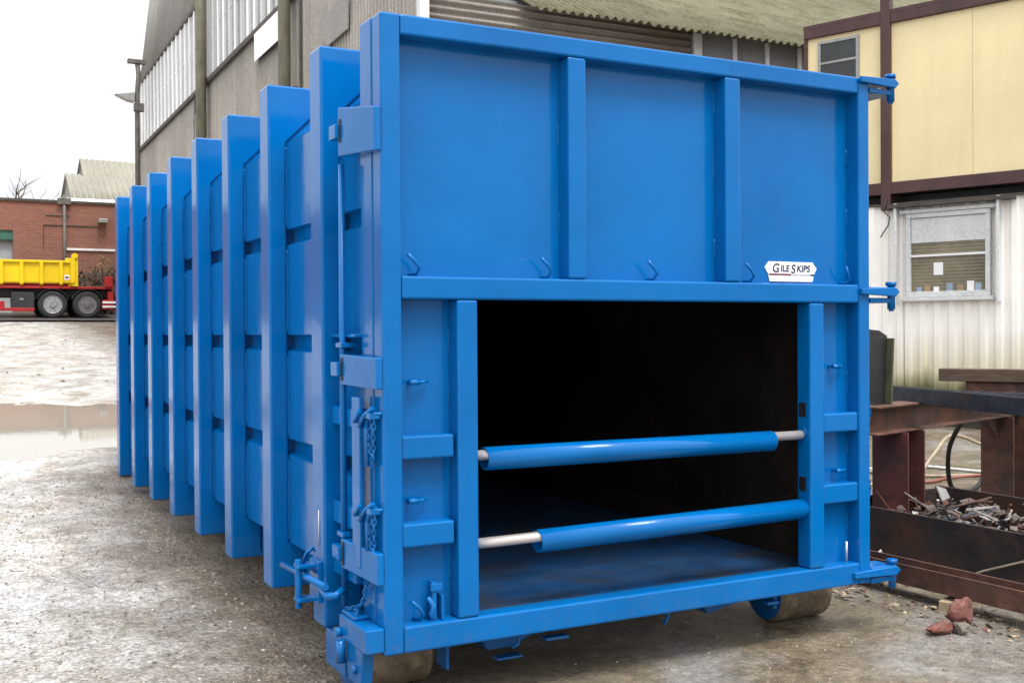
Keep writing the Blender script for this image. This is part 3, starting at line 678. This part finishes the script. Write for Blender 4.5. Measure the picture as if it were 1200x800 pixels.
for k in range(8):
    y0 = .505 + k * .795; y1 = y0 + .15; xr = -.0686
    hoop = [(xr, .268), (xr, 2.674), (W - xr, 2.674), (W - xr, .268), (2.25, .268), (2.25, .296), (2.402, .296), (2.402, .481), (2.4815, .481), (2.4815, 2.4025), (2.3155, 2.5625), (.1845, 2.5625), (.0185, 2.4025), (.0185, .481), (.098, .481), (.098, .296), (.25, .296), (.25, .268)]
    mb = MB().prism(hoop, 'y', y0, y1)
    for sx in (1, -1):
        ex = (-.05, .11) if sx > 0 else (W - .11, W + .05); mb.box(ex[0], ex[1], y0 + .05, y0 + .14, .52, 2.36)
    part(mb, 'rib', BLUE, bevel=.010)
# weld beads along ribs and panels
def seam(mb, p0, p1, r, step=.012):
    p0, p1 = Vector(p0), Vector(p1); n = max(2, int((p1 - p0).length / step)); w_ = Vector((random.gauss(0, 1), random.gauss(0, 1), 0)) * .0006
    mb.tube([p0.lerp(p1, i / n) + w_ * random.gauss(0, 1) for i in range(n + 1)], [r * random.uniform(.6, 1.3) for _ in range(n + 1)], 6)
mb = MB()
for k in range(8):
    y0 = .505 + k * .795
    for z0, z1 in ((.50, .88), (1.0, 1.38), (1.495, 1.89), (2.0, 2.38)): seam(mb, (.0190, y0, z0), (.0190, y0, z1), .0035)
tag(part(mb, 'weld_bead', BLUE), kind='stuff')
for x0 in (.69, 1.75): part(MB().box(x0, x0 + .06, .40, 6.4, .15, .2695), 'main_beam', BLUED, bevel=.01)
for k in range(8): part(MB().box(.26, 2.24, .53 + k * .795, .63 + k * .795, .27, .333), 'cross_member', BLUED)
# rear end frame the door closes on
mb = MB(); mb.box(0, .098, .101, .225, ZB, ZT); mb.box(W - .098, W, .101, .225, ZB, ZT); mb.box(.0985, W - .0985, .101, .225, 2.58, ZT); mb.box(.0985, W - .0985, .101, .225, ZB, .334)
part(mb, 'end_frame', BLUE, bevel=.006)
# stub brackets between first rib and end frame
for z0, z1 in ((1.115, 1.19), (.71, .80), (.50, .55), (1.47, 1.485)): part(MB().box(-.03, .0185, .228, .503, z0, z1), 'bracket', BLUE, bevel=.005)

# ---- the door: frame, panels, rails
mb = MB(); t0, t1 = 0., .092
mb.box(0, .08, t0, t1, ZB, ZT); mb.box(2.43, W, t0, t1, ZB, ZT); mb.box(.0805, 2.4295, t0, t1, 2.614, ZT); mb.box(.0805, 2.4295, t0, t1, ZB, .373); mb.box(.0805, 2.4295, t0, t1, 1.615, 1.704)
mb.box(.818, .905, .001, t1, 1.7045, 2.6135); mb.box(1.628, 1.715, .001, t1, 1.7045, 2.6135)
mb.box(.310, .400, .001, t1, .3735, 1.6145); mb.box(2.120, 2.208, .001, t1, .3735, 1.6145)
for x0, x1 in ((.0805, .3095), (2.2085, 2.4295)): mb.box(x0, x1 - .012 * (x0 < 1), .008, t1, 1.004, 1.095); mb.box(x0, x1 - .012 * (x0 < 1), .008, t1, .668, .760)
door = part(mb, 'door', BLUE, bevel=.009)
for x0, x1, z0, z1 in ((.0805, .8175, 1.7045, 2.6135), (.9055, 1.6275, 1.7045, 2.6135), (1.7155, 2.4295, 1.7045, 2.6135), (.0805, .3095, .3735, 1.6145), (2.2085, 2.4295, .3735, 1.6145)):
    part(MB().box(x0, x1, .080, .0915, z0, z1), 'panel', BLUE, door)
# sealing weld lines in the recess corners
mb = MB()
for xx, z0, z1 in ((.812, 1.72, 2.6), (1.622, 1.72, 2.6), (2.424, 1.72, 2.6), (.304, .78, .99), (.304, 1.11, 1.6), (.304, .39, .65), (2.424, .39, 1.6)):
    z = z0 + random.uniform(.05, .2)
    while z < z1 - .1: L = random.uniform(.07, .13); seam(mb, (xx + .004, .0795, z), (xx + .004, .0795, z + L), .0032); z += L + random.uniform(.12, .3)
tag(part(mb, 'weld_bead', BLUE, door), kind='stuff')
for hx, hz in ((.16, 1.705), (.745, 1.705), (1.272, 1.705), (1.808, 1.705), (2.396, 1.705), (.168, .374)):
    s_ = -.045 if hx < 2.3 else -.02
    part(MB().tube([(hx - .02, .075, hz + .006), (hx, .05, hz + .008), (hx + .006, .03, hz + .03), (hx - .012, .028, hz + .055), (hx + s_, .028, hz + .085)], .0065, 8), 'rope_hook', BLUE, door)
for px, pz in ((.125, 1.297), (.118, .84), (2.30, 1.314), (2.32, .815)):
    mb = MB().tube([(px, .045, pz), (px + .045, .045, pz)], .011, 10); mb.tube([(px + .045, .045, pz), (px + .085, .06, pz + .002)], .006, 8); mb.tube([(px + .01, .05, pz), (px + .01, .081, pz)], .006, 8); part(mb, 'locking_peg', BLUE, door)
# latch in the lower left recess
mb = MB(); mb.box(.213, .232, .035, .079, .374, .52); mb.box(.205, .255, .03, .05, .485, .515); mb.box(.245, .256, .02, .079, .374, .47)
mb.tube([(.20, .05, .46), (.215, .03, .43), (.205, .03, .40), (.215, .04, .376)], .012, 8); part(mb, 'latch', BLUE, door, .003)
part(MB().tube([(2.392, .05, .375), (2.392, .05, .47)], .006, 8), 'latch_pin', STEEL, door)

# sign
pl = MB(); sy = .0785
outline = [(1.915, 1.780), (1.938, 1.808), (2.206, 1.808), (2.232, 1.778), (2.216, 1.752), (2.205, 1.716), (1.944, 1.716), (1.934, 1.752)]
pl.prism(outline, 'y', sy - .003, sy + .0005)
pl.mat(1).box(1.938, 2.075, sy - .0042, sy - .0031, 1.744, 1.752); pl.mat(2).box(2.192, 2.215, sy - .0042, sy - .0031, 1.744, 1.752)
for k in range(22): pl.mat(3).box(2.08 + k * .005, 2.0835 + k * .005, sy - .0042, sy - .0031, 1.7435 + (k % 3) * .001, 1.751 - (k % 2) * .0015)
def text_faces(mb, txt, x, z, size, y, squash=1.):
    cu = bpy.data.curves.new('lettering', 'FONT'); cu.body = txt; cu.size = size; cu.extrude = .0; cu.resolution_u = 4; cu.shear = .12; cu.offset = .0012
    ob = bpy.data.objects.new('lettering', cu); COL.objects.link(ob); dg = bpy.context.evaluated_depsgraph_get(); m_ = ob.evaluated_get(dg).to_mesh()
    w = max(v.co.x for v in m_.vertices) * squash
    mb.add([(x + v.co.x * squash, y, z + v.co.y) for v in m_.vertices], [tuple(p.vertices) for p in m_.polygons]); ob.evaluated_get(dg).to_mesh_clear()
    bpy.data.objects.remove(ob); bpy.data.curves.remove(cu); return x + w
x = 1.957; pl.mat(2)
for tx, sz, dz in (('G', .058, 0.), ('ILE', .043, 0.004), ('S', .058, -.003), ('KIPS', .043, .004)):
    x = text_faces(pl, tx, x, 1.7585 + dz, sz, sy - .0042, 1.02) + .006
part(pl, 'sign_plate', [WHITE, REDPRINT, NAVY, GREYPRINT], door)

# ---- hinges on the right, clamps on the left
for zc_, x0 in ((2.682, 2.43), (1.672, 2.43), (.318, 2.38)):
    mb = MB(); mb.prism([(x0, zc_ - .014), (x0, zc_ + .014), (2.655, zc_ + .020), (2.68, zc_), (2.655, zc_ - .024)], 'y', -.022, -.001); mb.box(2.505, 2.655, -.0005, .12, zc_ - .004, zc_ + .022); mb.box(2.505, 2.66, .0, .16, zc_ - .055, zc_ - .03)
    hg = part(mb, 'hinge', BLUE, bin_, .004)
    pn = MB().cyl((2.655, .012, zc_ - .085), (2.655, .012, zc_ + .04), .019, 14); pn.cyl((2.655, .012, zc_ + .03), (2.655, .012, zc_ + .048), .028, 6); pn.cyl((2.655, .012, zc_ - .095), (2.655, .012, zc_ - .075), .012, 10); part(pn, 'pin', BLUE, hg)
def clamp(za0, za1, zb0, zb1):
    mb = MB(); vs = []
    for y, xo, z0, z1 in ((-.006, -.028, za0, za1), (.325, -.058, zb0, zb1)):
        vs += [(xo, y, z0), (-.001, y, z0), (-.001, y, z1), (xo, y, z1)]
    mb.add(vs, [(3, 2, 1, 0), (4, 5, 6, 7), (0, 1, 5, 4), (1, 2, 6, 5), (2, 3, 7, 6), (3, 0, 4, 7)]); c = part(mb, 'clamp', BLUE, bin_, .005)
    zm = (zb0 + zb1) / 2; part(MB().box(-.0595, -.045, .292, .312, zm - .045, zm + .045), 'slot', BLACKM, c); part(MB().box(-.075, -.03, .308, .385, zm - .028, zm + .028), 'lug', BLUE, c, .004)
clamp(2.17, 2.335, 2.19, 2.385); clamp(1.275, 1.395, 1.285, 1.405); clamp(.540, .660, .555, .672)
mb = MB().box(-.076, -.002, -.004, .30, .288, .378); mb.box(-.065, .0, .15, .30, .379, .395); cbx = part(mb, 'corner_block', BLUE, bin_, .005)
mb = MB().prism([(.05, .29), (.26, .29), (.22, .14), (.08, .14)], 'x', -.068, -.02); part(mb, 'corner_bracket', BLUE, bin_, .005)
for q in (((-.085, .13, .20), (-.066, .13, .20), .017, 6), ((-.10, .28, .31), (-.07, .28, .31), .02, 8), ((-.09, .24, .20), (-.09, .24, .287), .018, 10)): part(MB().cyl(*q), 'bolt', BLUE)
# locking rod and its guides
mb = MB().tube([(-.040, .335, .40), (-.040, .335, 2.16)], .013, 12); part(mb, 'locking_rod', BLUE)
for z in (1.43, .675, .56): part(MB().box(-.058, .018, .30, .37, z, z + .02), 'rod_guide', BLUE, bin_, .003)
mb = MB().box(-.045, -.03, .135, .222, .58, 1.24); part(mb, 'locking_bar', BLUE, bin_, .004)
# chain binders by the left door post
for zt, zb_ in ((1.175, .98), (.815, .66)):
    mb = MB(); mb.tube([(-.028, .10, zt - .02), (-.030, .085, zb_)], .011, 10); mb.tube([(-.05, .12, zt - .045), (-.045, .08, zt), (-.028, .03, zt + .03)], .009, 8); mb.tube([(-.052, .17, zt - .03), (-.05, .12, zt + .015)], .008, 8); mb.box(-.045, -.005, .02, .07, zt - .01, zt + .012); mb.cyl((-.035, .0, zt + .01), (-.012, -.02, zt + .012), .006, 8)
    bd = part(mb, 'chain_binder', BLUE)
    cm = chain_links(MB(), [(-.02, .035, zt), (-.028, .03, zt - .06), (-.02, .05, zt - .14), (-.026, .06, zt - .19)]); chain_links(cm, [(-.02, .06, zt - .02), (-.03, .08, zt - .10), (-.022, .045, zt - .16)]); part(cm, 'chain', BLUE, bd)
cm = chain_links(MB(), [(-.03, .25, .395), (-.04, .20, .41), (-.03, .15, .45), (-.02, .12, .55)], .020); chain_links(cm, [(-.05, .27, .40), (-.03, .22, .415), (-.05, .16, .40)], .019); part(cm, 'chain', BLUE)
for zt in (1.13, .75):
    cm = chain_links(MB(), [(2.52, .03, zt), (2.545, .05, zt - .05), (2.53, .05, zt - .10), (2.52, .03, zt - .13)], .020); chain_links(cm, [(2.515, .04, zt - .01), (2.515, .05, zt - .12)], .020); cm.tube([(2.515, .06, zt + .03), (2.53, .05, zt - .12)], .012, 8); part(cm, 'chain', BLUE)
# sliding draw bolt on the lower corner of the first rib
mb = MB().tube([(-.13, .90, .467), (-.13, .30, .488)], .014, 12); db = part(mb, 'draw_bolt', BLUE)
mb = MB(); mb.box(-.165, -.069, .545, .615, .515, .53); mb.box(-.165, -.069, .545, .615, .375, .39); mb.cyl((-.155, .58, .345), (-.155, .58, .55), .014, 10); part(MB().box(-.089, -.0691, .52, .64, .37, .54), 'keeper_plate', BLUE, bin_, .003); part(MB().tube([(-.13, .36, .470), (-.12, .30, .450), (-.10, .27, .455), (-.065, .29, .47)], .016, 8), 'bolt_hook', BLUE); part(mb, 'bolt_keeper', BLUE, bin_, .003)
mb = MB().tube([(-.135, .58, .53), (-.13, .56, .575), (-.10, .555, .60), (-.09, .56, .58)], .005, 6); mb.tube([(-.13, .59, .53), (-.12, .58, .57), (-.09, .565, .595)], .005, 6); part(mb, 'spring_clip', BLUE)
part(MB().tube([(-.072, .56, .60), (-.072, .56, .75)], .0022, 6), 'wire', STEEL)

# ---- bars across the hatch
def bar(p0, p1, r, q0, q1, rr):
    b = MB(); p0, p1 = Vector(p0), Vector(p1); d = (p1 - p0).normalized()
    n_ = 24; a_ = d.cross(Vector((0, 0, 1))).normalized(); c_ = d.cross(a_)
    vs = []
    for P, rad in ((p0, r), (p1, r), (p1, r - .006), (p0, r - .006)):
        vs += [P + (a_ * math.cos(2 * math.pi * k / n_) + c_ * math.sin(2 * math.pi * k / n_)) * rad for k in range(n_)]
    fs = [(i * n_ + k, i * n_ + (k + 1) % n_, ((i + 1) % 4) * n_ + (k + 1) % n_, ((i + 1) % 4) * n_ + k) for i in range(4) for k in range(n_)]
    b.add(vs, fs, True); o = part(b, 'cross_bar', BLUE)
    part(MB().cyl(q0, q1, rr, 20), 'inner_rod', STEEL, o)
bar((.449, .055, .984), (1.931, .055, .978), .047, (.385, .055, .999), (2.16, .055, .997), .021)
bar((.690, .055, .632), (2.125, .055, .650), .047, (.385, .055, .648), (2.16, .055, .660), .021)
for z in (1.008, .66): part(MB().cyl((2.1135, .055, z), (2.1195, .055, z), .03, 16), 'rod_socket', BLUED); part(MB().box(2.1165, 2.1195, .03, .075, z + .075, z + .14), 'slot', BLACKM)

# ---- rollers and tow fittings under the rear
for x0, x1 in ((-.01, .33), (2.19, 2.53)):
    cy, r = .41, .142; cz = G((x0 + x1) / 2, cy) + r + .0
    rl = part(MB().lathe([(0, r - .02), (.02, r), (x1 - x0 - .02, r), (x1 - x0, r - .02)], (x0, cy, cz), 'x', 40), 'roller', DRUM)
    part(MB().lathe([(-.012, .03), (-.012, .09), (-.002, r - .015)], (x0, cy, cz), 'x', 32), 'hub_plate', BLUED, rl)
    for bx0, bx1, hw in ((x0 - .045, x0 - .02, .12), (x1 + .004, x1 + .02, .05)): part(MB().box(bx0, bx1, cy - hw, cy + hw, cz - .05, .268), 'roller_bracket', BLUED, rl, .004)
part(MB().prism([(.50, .268), (.84, .268), (.78, .19), (.68, .15), (.56, .15)], 'y', .26, .36), 'tow_bracket', BLUED, bin_, .004)
part(MB().prism([(1.64, .268), (1.98, .268), (1.90, .19), (1.72, .16)], 'y', .26, .36), 'tow_bracket', BLUED, bin_, .004)
part(MB().box(.58, .70, .20, .255, .118, .128), 'foot_plate', BLUED, bin_, .003)
part(MB().tube([(.63, .14, .262), (.645, .13, .23), (.64, .13, .20), (.615, .14, .185)], .008, 8), 'tow_hook', BLUE)
part(MB().tube([(1.37, .12, .262), (1.385, .11, .23), (1.37, .12, .19)], .009, 8), 'tow_hook', BLUE)
for q in ((.74, .85, .07, .12, .21, .222), (1.92, 1.99, .07, .12, .215, .228)): part(MB().box(*q), 'step_plate', BLUE, bin_, .004)
part(MB().box(.30, .312, .1, .2, .15, .265), 'step_plate', BLUED, bin_, .003)

# ------------------------------------------------------------------ steel yard clutter on the right
tr = thing('steel_trestle', 'rusty steel I-beam trestle on two H-section legs beside blue bin', 'trestle', (5.3, 1.87, 0))
A, B = Vector((3.95, 1.46, .885)), Vector((6.87, 2.34, .885))
mb = MB(); ibeam(mb, A, B, .19, .19); mb.build('top_beam', RUST, tr, local=False, bevel=.003)
dirv = (B - A).normalized(); ang = math.atan2(dirv.y, dirv.x)
for (lx, ly) in ((4.42, 1.60), (6.17, 2.128)):
    M = Matrix.Translation((lx, ly, 0)) @ Matrix.Rotation(ang + R(90), 4, 'Z'); a_, b_ = .13, .13
    poly = [(-a_, -b_), (a_, -b_), (a_, -b_ + .016), (.006, -b_ + .016), (.006, b_ - .016), (a_, b_ - .016), (a_, b_), (-a_, b_), (-a_, b_ - .016), (-.006, b_ - .016), (-.006, -b_ + .016), (-a_, -b_ + .016)]
    lg = MB().prism(poly, 'z', G(lx, ly) - .02, .789, M).build('leg', RUSTRED if lx < 5 else RUST, tr, local=False, bevel=.003)
    MB().box(-.2, .2, -.2, .2, G(lx, ly) - .02, G(lx, ly) + .02, M).build('foot_plate', RUST, lg, local=False)
for sx in (4.68, 5.95):
    p = A + (B - A) * ((sx - A.x) / (B.x - A.x)); M = Matrix.Translation((p.x, p.y, 0)) @ Matrix.Rotation(ang, 4, 'Z'); s_ = 1 if sx > 5 else -1
    MB().prism([(-.12 * s_, .788), (.11 * s_, .788), (.11 * s_, .60)], 'y', -.008, .008, M).build('gusset', RUST, tr, local=False)
# second trestle carrying the other end of the long bar, out to the side
t2 = thing('steel_trestle', 'rusty steel trestle under the near end of the long grey bar', 'trestle', (4.3, -.28, 0))
mb = MB(); ibeam(mb, (3.75, -.3, .885), (5.6, .1, .885), .19, .19); mb.build('top_beam', RUST, t2, local=False)
for lx, ly in ((4.15, -.21), (5.3, .035)): MB().box(lx - .1, lx + .1, ly - .1, ly + .1, G(lx, ly) - .02, .789).build('leg', RUST, t2, local=False)

mb = MB(); p0, p1 = Vector((4.86, 2.35, 1.02)), Vector((3.90, -.85, 1.02)); ibeam(mb, p0, p1, .08, .11, .010, .012, True)
o = mb.build('steel_bar', MILL, None, bevel=.002); tag(o, 'long blue-grey steel beam laid across the rusty trestle', 'steel beam')
M = Matrix.Translation((4.17, 1.55, .981)) @ Matrix.Rotation(R(14), 4, 'Z') @ Matrix.Rotation(R(4), 4, 'Y')
mb = MB(); mb.box(-.20, .075, -.012, .012, 0, .47, M); mb.mat(1).box(.076, .098, -.055, .014, 0, .455, M); mb.mat(0).prism([(-.2, .4701), (.075, .4701), (-.03, .50), (-.2, .50)], 'y', -.012, .012, M)
o = mb.build('steel_plate', [BLKPLATE, GREENEDGE], None, bevel=.002); tag(o, 'upright black steel plate with olive edge standing on trestle end', 'steel plate')
tdir = Vector((5.80 - 5.74, 1.60 - 2.42, 0)).normalized()
def lump(name, label, cat, c, yaw, L, w, h, mat, tilt=0.):
    M = Matrix.Translation(c) @ Matrix.Rotation(yaw, 4, 'Z') @ Matrix.Rotation(tilt, 4, 'Y')
    return tag(MB().box(-L / 2, L / 2, -w / 2, w / 2, 0, h, M).build(name, mat, None, bevel=.006), label, cat)
lump('steel_channel', 'brown rusty steel length lying on top of a shorter one, by white cabin', 'steel length', (5.98, 1.72, 1.075), R(-64), 1.35, .16, .10, TIMBER)
lump('steel_channel', 'shorter brown steel length sandwiched beneath a longer one on trestle', 'steel length', (6.02, 1.66, .981), R(-64), 1.1, .13, .092, RUST)
mb = MB()
for k in range(3):
    c = Vector((5.72, 1.25, 1.02 + .012 * k)); ring = [c + Vector((.19 * math.cos(q) + .01 * k, .19 * math.sin(q), .09 * abs(math.sin(q)))) for q in np.linspace(0, 2 * math.pi, 24, endpoint=False)]
    mb.tube(ring, .009, 6, closed=True)
tag(mb.build('cable_coil', HOSEW, None), 'loop of pale grey hose resting on top of the steel beams', 'hose')
# perforated grating between bar and timbers that carries the coil
mb = MB(); M = Matrix.Translation((5.55, 1.45, .985)) @ Matrix.Rotation(R(-64), 4, 'Z')
for k in range(9): mb.box(-.55, .55, -.16 + k * .04, -.15 + k * .04, 0, .03, M)
for k in range(6): mb.box(-.55 + k * .218, -.54 + k * .218, -.16, .17, .0305, .036, M)
tag(mb.build('steel_grating', MILL, None), 'flat open steel grating lying on trestle below the hose loop', 'grating')

# dark plate trough full of scrap
tg = thing('scrap_trough', 'dark rusty plate trough filled with metal scrap, behind ground beam', 'trough', (4.35, -.2, G(4.3, -.2)))
ztop = .355
mb = MB(); mb.box(3.82, 3.838, -2.6, 1.75, .02, ztop); mb.build('side_plate', PLATE, tg, local=False, bevel=.002)
mb = MB(); mb.box(4.95, 4.968, -2.6, 1.75, .02, ztop); mb.build('side_plate', PLATE, tg, local=False, bevel=.002)
for ya in (1.73, -2.6): MB().box(3.839, 4.949, ya, ya + .019, .02, ztop - .02).build('end_plate', PLATE, tg, local=False)
mb = MB(); mb.box(3.839, 4.949, -2.57, 1.72, .02, .05); mb.build('bottom_plate', PLATE, tg, local=False)
mb = MB(); rs = random.Random(5)
for k in range(1150):
    x = rs.uniform(3.96, 4.84); y = rs.uniform(-2.45, 1.60); hh = .22 + .07 * math.exp(-((y - 1.0) / .5) ** 2) + .07 * math.exp(-((x - 4.5) / .35) ** 2)
    z = rs.uniform(.15, hh); M = Matrix.Translation((x, y, z)) @ Matrix.Rotation(rs.uniform(0, 6.3), 4, 'Z') @ Matrix.Rotation(rs.gauss(0, .4), 4, 'X') @ Matrix.Rotation(rs.gauss(0, .4), 4, 'Y')
    a_, b_, c_ = rs.choice(((.06, .018, .004), (.035, .025, .003), (.10, .008, .006), (.03, .02, .014), (.07, .03, .003), (.14, .006, .005), (.025, .02, .002))); mb.mat(rs.choice((0, 0, 0, 0, 1, 1, 2, 3)))
    bend = rs.uniform(-.03, .04)
    if c_ < .005: mb.add([M @ Vector(q) for q in ((-a_, -b_, 0), (0, -b_, bend), (a_, -b_, 0), (a_, b_, .01), (0, b_ * .8, bend), (-a_, b_, 0))], [(0, 1, 4, 5), (1, 2, 3, 4)])
    else: mb.box(-a_, a_, -b_, b_, -c_, c_, M)
tag(mb.build('scrap_metal', [SCRAP, RUST, SCRAPL, MILL], None), 'tangled offcuts and swarf heaped in the dark plate trough', 'scrap', kind='stuff')
mb = MB().prism([(-.09, 0), (.07, 0), (.10, .06), (-.02, .10)], 'y', -.004, .004, Matrix.Translation((4.25, 1.05, .40)) @ Matrix.Rotation(R(25), 4, 'Z') @ Matrix.Rotation(R(-35), 4, 'X'))
tag(mb.build('sheet_offcut', GALV, None), 'crumpled pale grey sheet offcut on top of scrap heap', 'sheet metal')
wz = .5
mb = MB(); mb.tube([(3.95, .02, .40), (3.83, .10, .37), (3.81, .12, .33), (3.808, .13, .22), (3.80, .17, .20), (3.79, .40, .11), (3.78, .50, .06)], .007, 6); mb.tube([(3.802, .15, .21), (3.79, .05, .12), (3.785, 0.0, .05)], .005, 6)
tag(mb.build('bent_wire', HOSE, None), 'pale bent wire hanging forked over dark trough side', 'wire')

# beam on packers on the ground
mb = MB(); ibeam(mb, (3.205, 1.9, .155), (3.34, -2.6, .155), .155, .11, .011, .010, True)
o = mb.build('ground_beam', RUST, None, bevel=.002); tag(o, 'rusty steel beam lying flat beside the trough on wooden packers', 'steel beam')
for yy, lb, mt in ((.13, 'pale square wood offcut propping the ground beam beside red rubble', OFFCUT), (1.35, 'dark wood packer under far end of ground beam', TIMBER), (-1.6, 'dark wood packer under near end of ground beam', TIMBER)):
    xx = 3.21 + (1.9 - yy) * .03; zz = G(xx, yy)
    M = Matrix.Translation((xx - .03, yy, zz - .005)) @ Matrix.Rotation(R(20), 4, 'Z')
    tag(MB().box(-.09, .12, -.045, .05, 0, .098 - zz - .0 + .005 - .001 - .022, M).build('wood_packer', mt, None, bevel=.004), lb, 'wood block')
def rubble(name, label, cat, c, dims, mat, seed, yaw):
    bm = bmesh.new(); bmesh.ops.create_icosphere(bm, subdivisions=3, radius=1.); rr = random.Random(seed)
    planes = [(Vector((rr.gauss(0, 1), rr.gauss(0, 1), rr.gauss(0, 1))).normalized(), rr.uniform(.45, .8)) for _ in range(11)]
    for v in bm.verts:
        for n_, d_ in planes:
            e = v.co.dot(n_) - d_
            if e > 0: v.co -= n_ * e
        v.co += Vector((rr.gauss(0, .03), rr.gauss(0, .03), rr.gauss(0, .03)))
        v.co = Matrix.Rotation(yaw, 3, 'Z') @ Vector((v.co.x * dims[0], v.co.y * dims[1], v.co.z * dims[2]))
    zmin = min(v.co.z for v in bm.verts)
    for v in bm.verts: v.co += Vector((c[0], c[1], G(c[0], c[1]) - zmin - .008))
    me = bpy.data.meshes.new(name); bm.to_mesh(me); bm.free(); me.materials.append(mat); o = bpy.data.objects.new(name, me); COL.objects.link(o); return tag(o, label, cat)
rubble('brick_lump', 'large broken red brick lump beside pale wood offcut', 'brick', (2.97, -.13, 0), (.12, .08, .085), BRICKRED, 3, .5)
rubble('brick_lump', 'small flat red brick fragment in front of larger lump', 'brick', (2.78, -.16, 0), (.09, .055, .045), BRICKRED, 4, -.3)
rubble('stone_lump', 'grey broken stone beside the small red brick fragment', 'stone', (2.88, -.21, 0), (.055, .04, .04), STONED, 5, .2)
mb = MB(); rs = random.Random(9)
for k in range(420):
    y = rs.uniform(-1.2, .9); x = 3.12 - .03 * y + rs.gauss(-.05, .13); 
    if rs.random() < .3: x += .25
    z = G(x, y) + .004; M = Matrix.Translation((x, y, z)) @ Matrix.Rotation(rs.uniform(0, 6.3), 4, 'Z') @ Matrix.Rotation(rs.gauss(0, .5), 4, 'X'); s_ = rs.choice((.005, .007, .009, .012, .016, .026)); mb.mat(rs.choice((0, 0, 3, 3, 2, 2, 2, 1)))
    mb.add([M @ Vector(q) for q in ((-s_, -s_ * .5, 0), (0, -s_ * .6, s_ * .3), (s_, -.2 * s_, 0), (s_ * .8, s_ * .5, .002), (-.1 * s_, s_ * .6, s_ * .25), (-s_, s_ * .3, 0))], [(0, 1, 4, 5), (1, 2, 3, 4)])
tag(mb.build('debris', [OFFCUT, BRICKRED, DRUM, TIMBER], None), 'chips and dead leaves scattered along the ground beam', 'debris', kind='stuff')
tag(MB().prism([(-.09, 0), (.10, 0), (.05, .10), (-.02, .07)], 'y', -.004, .004, Matrix.Translation((3.60, 1.02, G(3.6, 1.0))) @ Matrix.Rotation(R(10), 4, 'Z')).build('torn_sheet', SCRAPL, None), 'torn pale scrap lying between trough and ground beam', 'scrap')

# hoses on the ground behind the trestle
def gh(pts, lift=.018): return [(x, y, G(x, y) + lift + dz) for x, y, dz in pts]
def spline(pts, n=8):
    P = [Vector(p) for p in pts]; out = []
    for i in range(len(P) - 1):
        a = P[max(i - 1, 0)]; b = P[i]; c = P[i + 1]; d = P[min(i + 2, len(P) - 1)]
        for k in range(n):
            t = k / n; out.append(.5 * ((2 * b) + (c - a) * t + (2 * a - 5 * b + 4 * c - d) * t * t + (3 * b - a - 3 * c + d) * t ** 3))
    out.append(P[-1]); return out
tag(MB().tube(spline(gh([(5.6, 3.2, 0), (6.3, 3.2, 0), (6.7, 3.3, .18), (7.2, 3.5, .32), (7.6, 3.4, .18), (7.9, 3.2, 0), (8.2, 3.5, 0)])), .016, 8).build('hose', HOSE), 'tan hose arching up off the ground behind the trestle', 'hose')
tag(MB().tube(spline(gh([(5.6, 4.0, 0), (6.2, 3.75, 0), (6.6, 3.3, 0), (7.1, 3.1, 0), (7.7, 2.6, 0)])), .015, 8).build('hose', HOSE), 'tan hose lying flat along the ground behind the trestle', 'hose')
tag(MB().tube(spline(gh([(5.9, 3.2, 0), (6.35, 3.05, 0), (6.7, 3.12, 0), (7.1, 2.95, .03), (7.5, 2.5, .05)])), .014, 8).build('hose', HOSERED), 'dull red hose snaking across ground near trestle leg', 'hose')
tag(MB().tube(spline(gh([(6.0, 4.1, 0), (6.5, 3.75, 0), (7.0, 3.7, 0), (7.35, 3.2, 0), (7.9, 3.1, 0)])), .015, 8).build('hose', HOSEW), 'pale grey hose lying on the ground beyond the tan hoses', 'hose')
tag(MB().tube(spline([(5.86, 2.25, .78), (5.98, 2.5, .5), (6.1, 2.6, .2), (6.22, 2.6, G(6.22, 2.6) + .02), (6.5, 2.65, G(6.5, 2.65) + .03), (6.85, 2.8, .28)]), .02, 8).build('cable', HOSEBLK), 'thick black cable hanging down from trestle beam to ground', 'cable')
